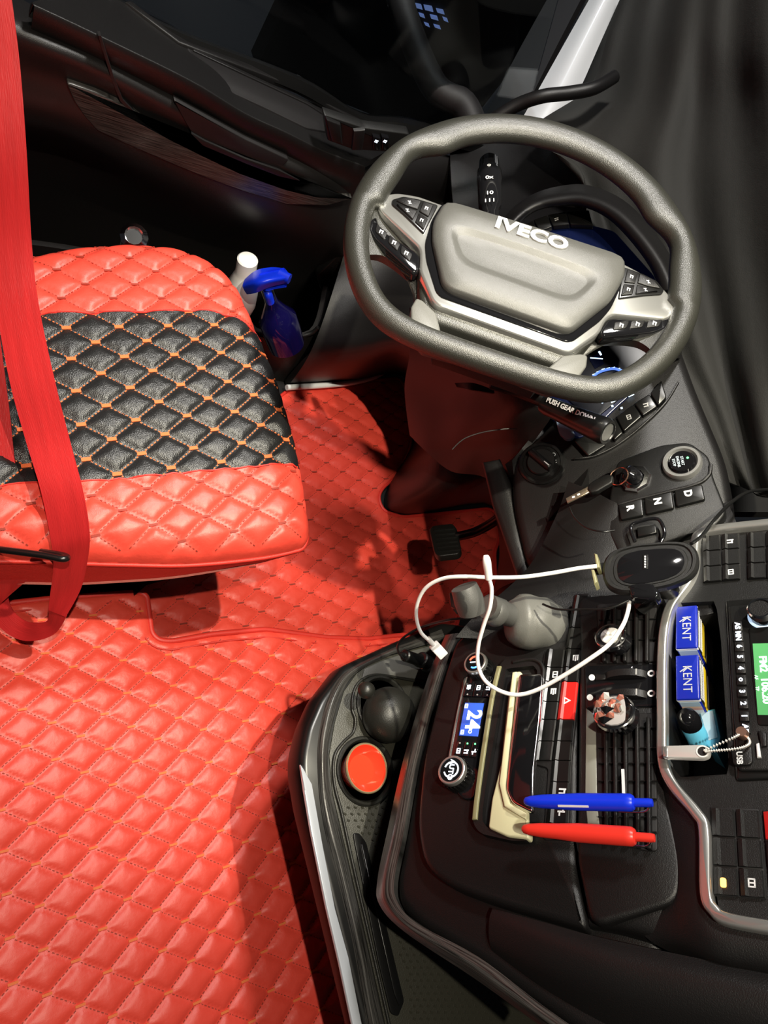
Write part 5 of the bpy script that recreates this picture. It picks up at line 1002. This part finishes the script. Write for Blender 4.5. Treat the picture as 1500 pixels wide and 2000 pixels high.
# ================================================================ phone charger mount, cables
FM = yawed(D(1272, 1100, .82), 25, 58)
pm = empty('phone_charger', D(1272, 1120, .84), 'oval black wireless phone charger mounted over the upper air vent', 'phone holder')
ov = [(1175, 1108), (1181, 1085), (1200, 1070), (1240, 1060), (1300, 1055), (1340, 1055), (1358, 1066), (1366, 1085), (1362, 1110), (1345, 1128), (1310, 1142), (1260, 1152), (1210, 1155), (1184, 1145), (1176, 1128)]
ovc = FM.hit(1272, 1104, .004); ovl = smo(resamp(FM.px(ov, .004), 80, ovc)); cl2 = [ovc] * 80
loops('pad_body', FM, [(lerp(ovl, cl2, .1), -.012), (ovl, -.008), (ovl, .0), (lerp(ovl, cl2, .05), .003), (lerp(ovl, cl2, .12), .003), (lerp(ovl, cl2, .15), .001), (lerp(ovl, cl2, .22), .001), (lerp(ovl, cl2, .24), .002), (lerp(ovl, cl2, .9), .002)], PLA, pm, ang=25)
loops('glass_face', FM, [(lerp(ovl, cl2, .3), .002), (lerp(ovl, cl2, .32), .0028), (lerp(ovl, cl2, .99), .0028)], GLO, pm)
S('logo_plate', FM, [(1255, 1083), (1266, 1083), (1265, 1111), (1255, 1111)], .0026, .0034, PLS, pm, .0002)
for j in range(5): c = FM.hit(1260, 1087 + j * 5, .0036); boxes('print_mark', [(FM.w(c[0], c[1], .0034), FM.u, FM.v, FM.n, .0022, .0016, .0002)], WHI, pm)
for q in ([(1160, 1080), (1166, 1082), (1171, 1108), (1164, 1108)], [(1154, 1112), (1160, 1112), (1166, 1136), (1160, 1140)]): S('clamp_finger', FM, q, -.006, .012, OLV, pm, .001)
S('clamp_bar', FM, [(1158, 1100), (1182, 1098), (1182, 1116), (1158, 1118)], -.01, -.003, PLS, pm, .001)
S('clamp_foot', FM, [(1225, 1142), (1250, 1136), (1276, 1138), (1290, 1158), (1284, 1170), (1232, 1166)], -.012, .004, GLO, pm, .003, r=.004)
tube('arm', [FM.P(1270, 1105, -.01), FM.P(1300, 1130, -.03), FS.P(1250, 1190, .02)], .009, PLS, pm)
lathe('arm_joint', FM.P(1300, 1132, -.035), nz(FM.u), [(.012, 0), (.014, .004), (.014, .016), (.012, .02)], PLS, pm, 24)
tube('upper_bracket', [FD.P(x, y, .012) for x, y in [(1240, 1058), (1232, 1030), (1250, 1018), (1285, 1014), (1298, 1040), (1290, 1060)]], .0025, GLO, pm)
S('bracket_plate', FD, [(1244, 1030), (1280, 1024), (1282, 1040), (1246, 1048)], .002, .007, PLS, pm, .001)
wc = empty('white_usb_cable', D(830, 1180, .9), 'white charging cable looping from the oval charger to a plug at the console', 'cable')
tube('cord', [D(1166, 1106, .835), D(1130, 1110, .84), D(1080, 1119, .845), D(1020, 1127, .85), D(960, 1128, .86), D(900, 1126, .87), D(862, 1131, .885), D(832, 1148, .9), D(816, 1176, .915), D(813, 1205, .93), D(822, 1235, .945), D(842, 1254, .955)], .0025, WHT, wc)
A, B = D(842, 1254, .955), D(862, 1276, .965)
tube('strain_relief', [A - nz(B - A) * .008, A + nz(B - A) * .006], .0034, WHT, wc, k=2)
F5 = Fr(A, nz(B - A), nz(np.cross(nz(CAM - A), nz(B - A)))); slab('plug', F5, rect(.018, 0, .024, .014), -.004, .004, WHT, wc, .001, r=.002)
wc = empty('white_phone_cable', D(940, 1260, .84), 'white phone cable with its bare tip up, hanging in a loop over the centre stack', 'cable')
tube('cord', [D(954, 1128, .80), D(960, 1150, .805), D(957, 1185, .81), D(945, 1220, .82), D(934, 1262, .83), D(934, 1300, .835), D(948, 1330, .83), D(978, 1350, .825), D(1012, 1357, .82), D(1050, 1347, .81), D(1100, 1320, .795), D(1150, 1288, .78), D(1190, 1258, .775), D(1216, 1222, .79), D(1226, 1195, .81), D(1229, 1175, .82)], .0024, WHT, wc)
tube('connector', [D(949, 1085, .79), D(951, 1100, .792), D(955, 1130, .80)], lambda t: .0028 + .0022 * math.sin(min(1, t * 1.4) * 2.2), WHT, wc)
t = tube('black_charger_cable', [D(x, y, t) for x, y, t in [(792, 1290, .99), (779, 1275, .98), (778, 1258, .97), (795, 1240, .96), (830, 1222, .95), (880, 1210, .92), (930, 1206, .9)]], .0016, PLS); tag(t, 'thin black cable curling from the power plug towards the hand brake lever', 'cable')
t = tube('black_vent_cable', [D(x, y, t) for x, y, t in [(1060, 1180, .88), (1090, 1190, .86), (1140, 1190, .84), (1190, 1188, .82), (1228, 1172, .815)]], .0014, PLS); tag(t, 'thin black cable running below the oval charger across the dash', 'cable')
t = tube('black_dash_cable', [D(x, y, t) for x, y, t in [(1350, 1062, .82), (1372, 1045, .84), (1400, 1010, .86), (1430, 980, .9), (1465, 960, .95), (1520, 955, 1.0)]], .0022, PLS); tag(t, 'thin black cable arching from the charger over the silver frame to the curtain', 'cable')
t = tube('black_key_cable', [D(x, y, t) for x, y, t in [(1112, 990, .98), (1122, 1010, .97), (1145, 1030, .95), (1175, 1038, .93), (1200, 1036, .93)]], .0012, PLS); tag(t, 'thin black wire curving on the dash beneath the ignition key', 'cable')

# ================================================================ black curtain over the windscreen side
def folds(A):
    p, q = A.shape[:2]; u = np.linspace(0, 1, p)[:, None]; v = np.linspace(0, 1, q)[None, :]
    f = .02 * np.sin(v * 15 + u * 3 + .6 * np.sin(u * 7)) + .012 * np.sin(v * 31 - u * 5 + 1) + .008 * np.sin(u * 19 + v * 8)
    n = (CAM - A); n /= np.linalg.norm(n, axis=2, keepdims=True); return A + n * (f * (.5 + v * .6))[..., None]
cu = patch('curtain', [[D(x, y, t) for x, y, t in r] for r in [
 [(1235, -60, 1.5), (1290, -60, 1.42), (1370, -60, 1.32), (1450, -60, 1.22), (1580, -60, 1.1)],
 [(1190, 60, 1.5), (1260, 60, 1.4), (1350, 60, 1.3), (1440, 80, 1.2), (1580, 80, 1.08)],
 [(1150, 170, 1.5), (1230, 190, 1.38), (1330, 200, 1.3), (1440, 200, 1.2), (1590, 200, 1.06)],
 [(1040, 255, 1.45), (1160, 300, 1.38), (1300, 330, 1.28), (1440, 330, 1.18), (1600, 330, 1.05)],
 [(1130, 330, 1.38), (1190, 430, 1.34), (1310, 460, 1.26), (1440, 460, 1.16), (1600, 460, 1.04)],
 [(1150, 450, 1.33), (1220, 540, 1.3), (1330, 570, 1.22), (1450, 580, 1.13), (1600, 580, 1.02)],
 [(1180, 550, 1.3), (1260, 650, 1.26), (1360, 690, 1.18), (1460, 700, 1.1), (1600, 700, 1.0)],
 [(1250, 640, 1.24), (1320, 740, 1.2), (1400, 800, 1.13), (1480, 820, 1.07), (1610, 820, .98)],
 [(1330, 760, 1.18), (1375, 860, 1.13), (1430, 905, 1.08), (1500, 930, 1.03), (1620, 930, .97)],
 [(1385, 890, 1.12), (1405, 930, 1.1), (1450, 952, 1.06), (1510, 975, 1.02), (1620, 990, .97)]]], CLO, None, thick=.003, disp=folds, k=9)
tag(cu, 'black fabric curtain bunched in folds along the windscreen behind the wheel', 'curtain')
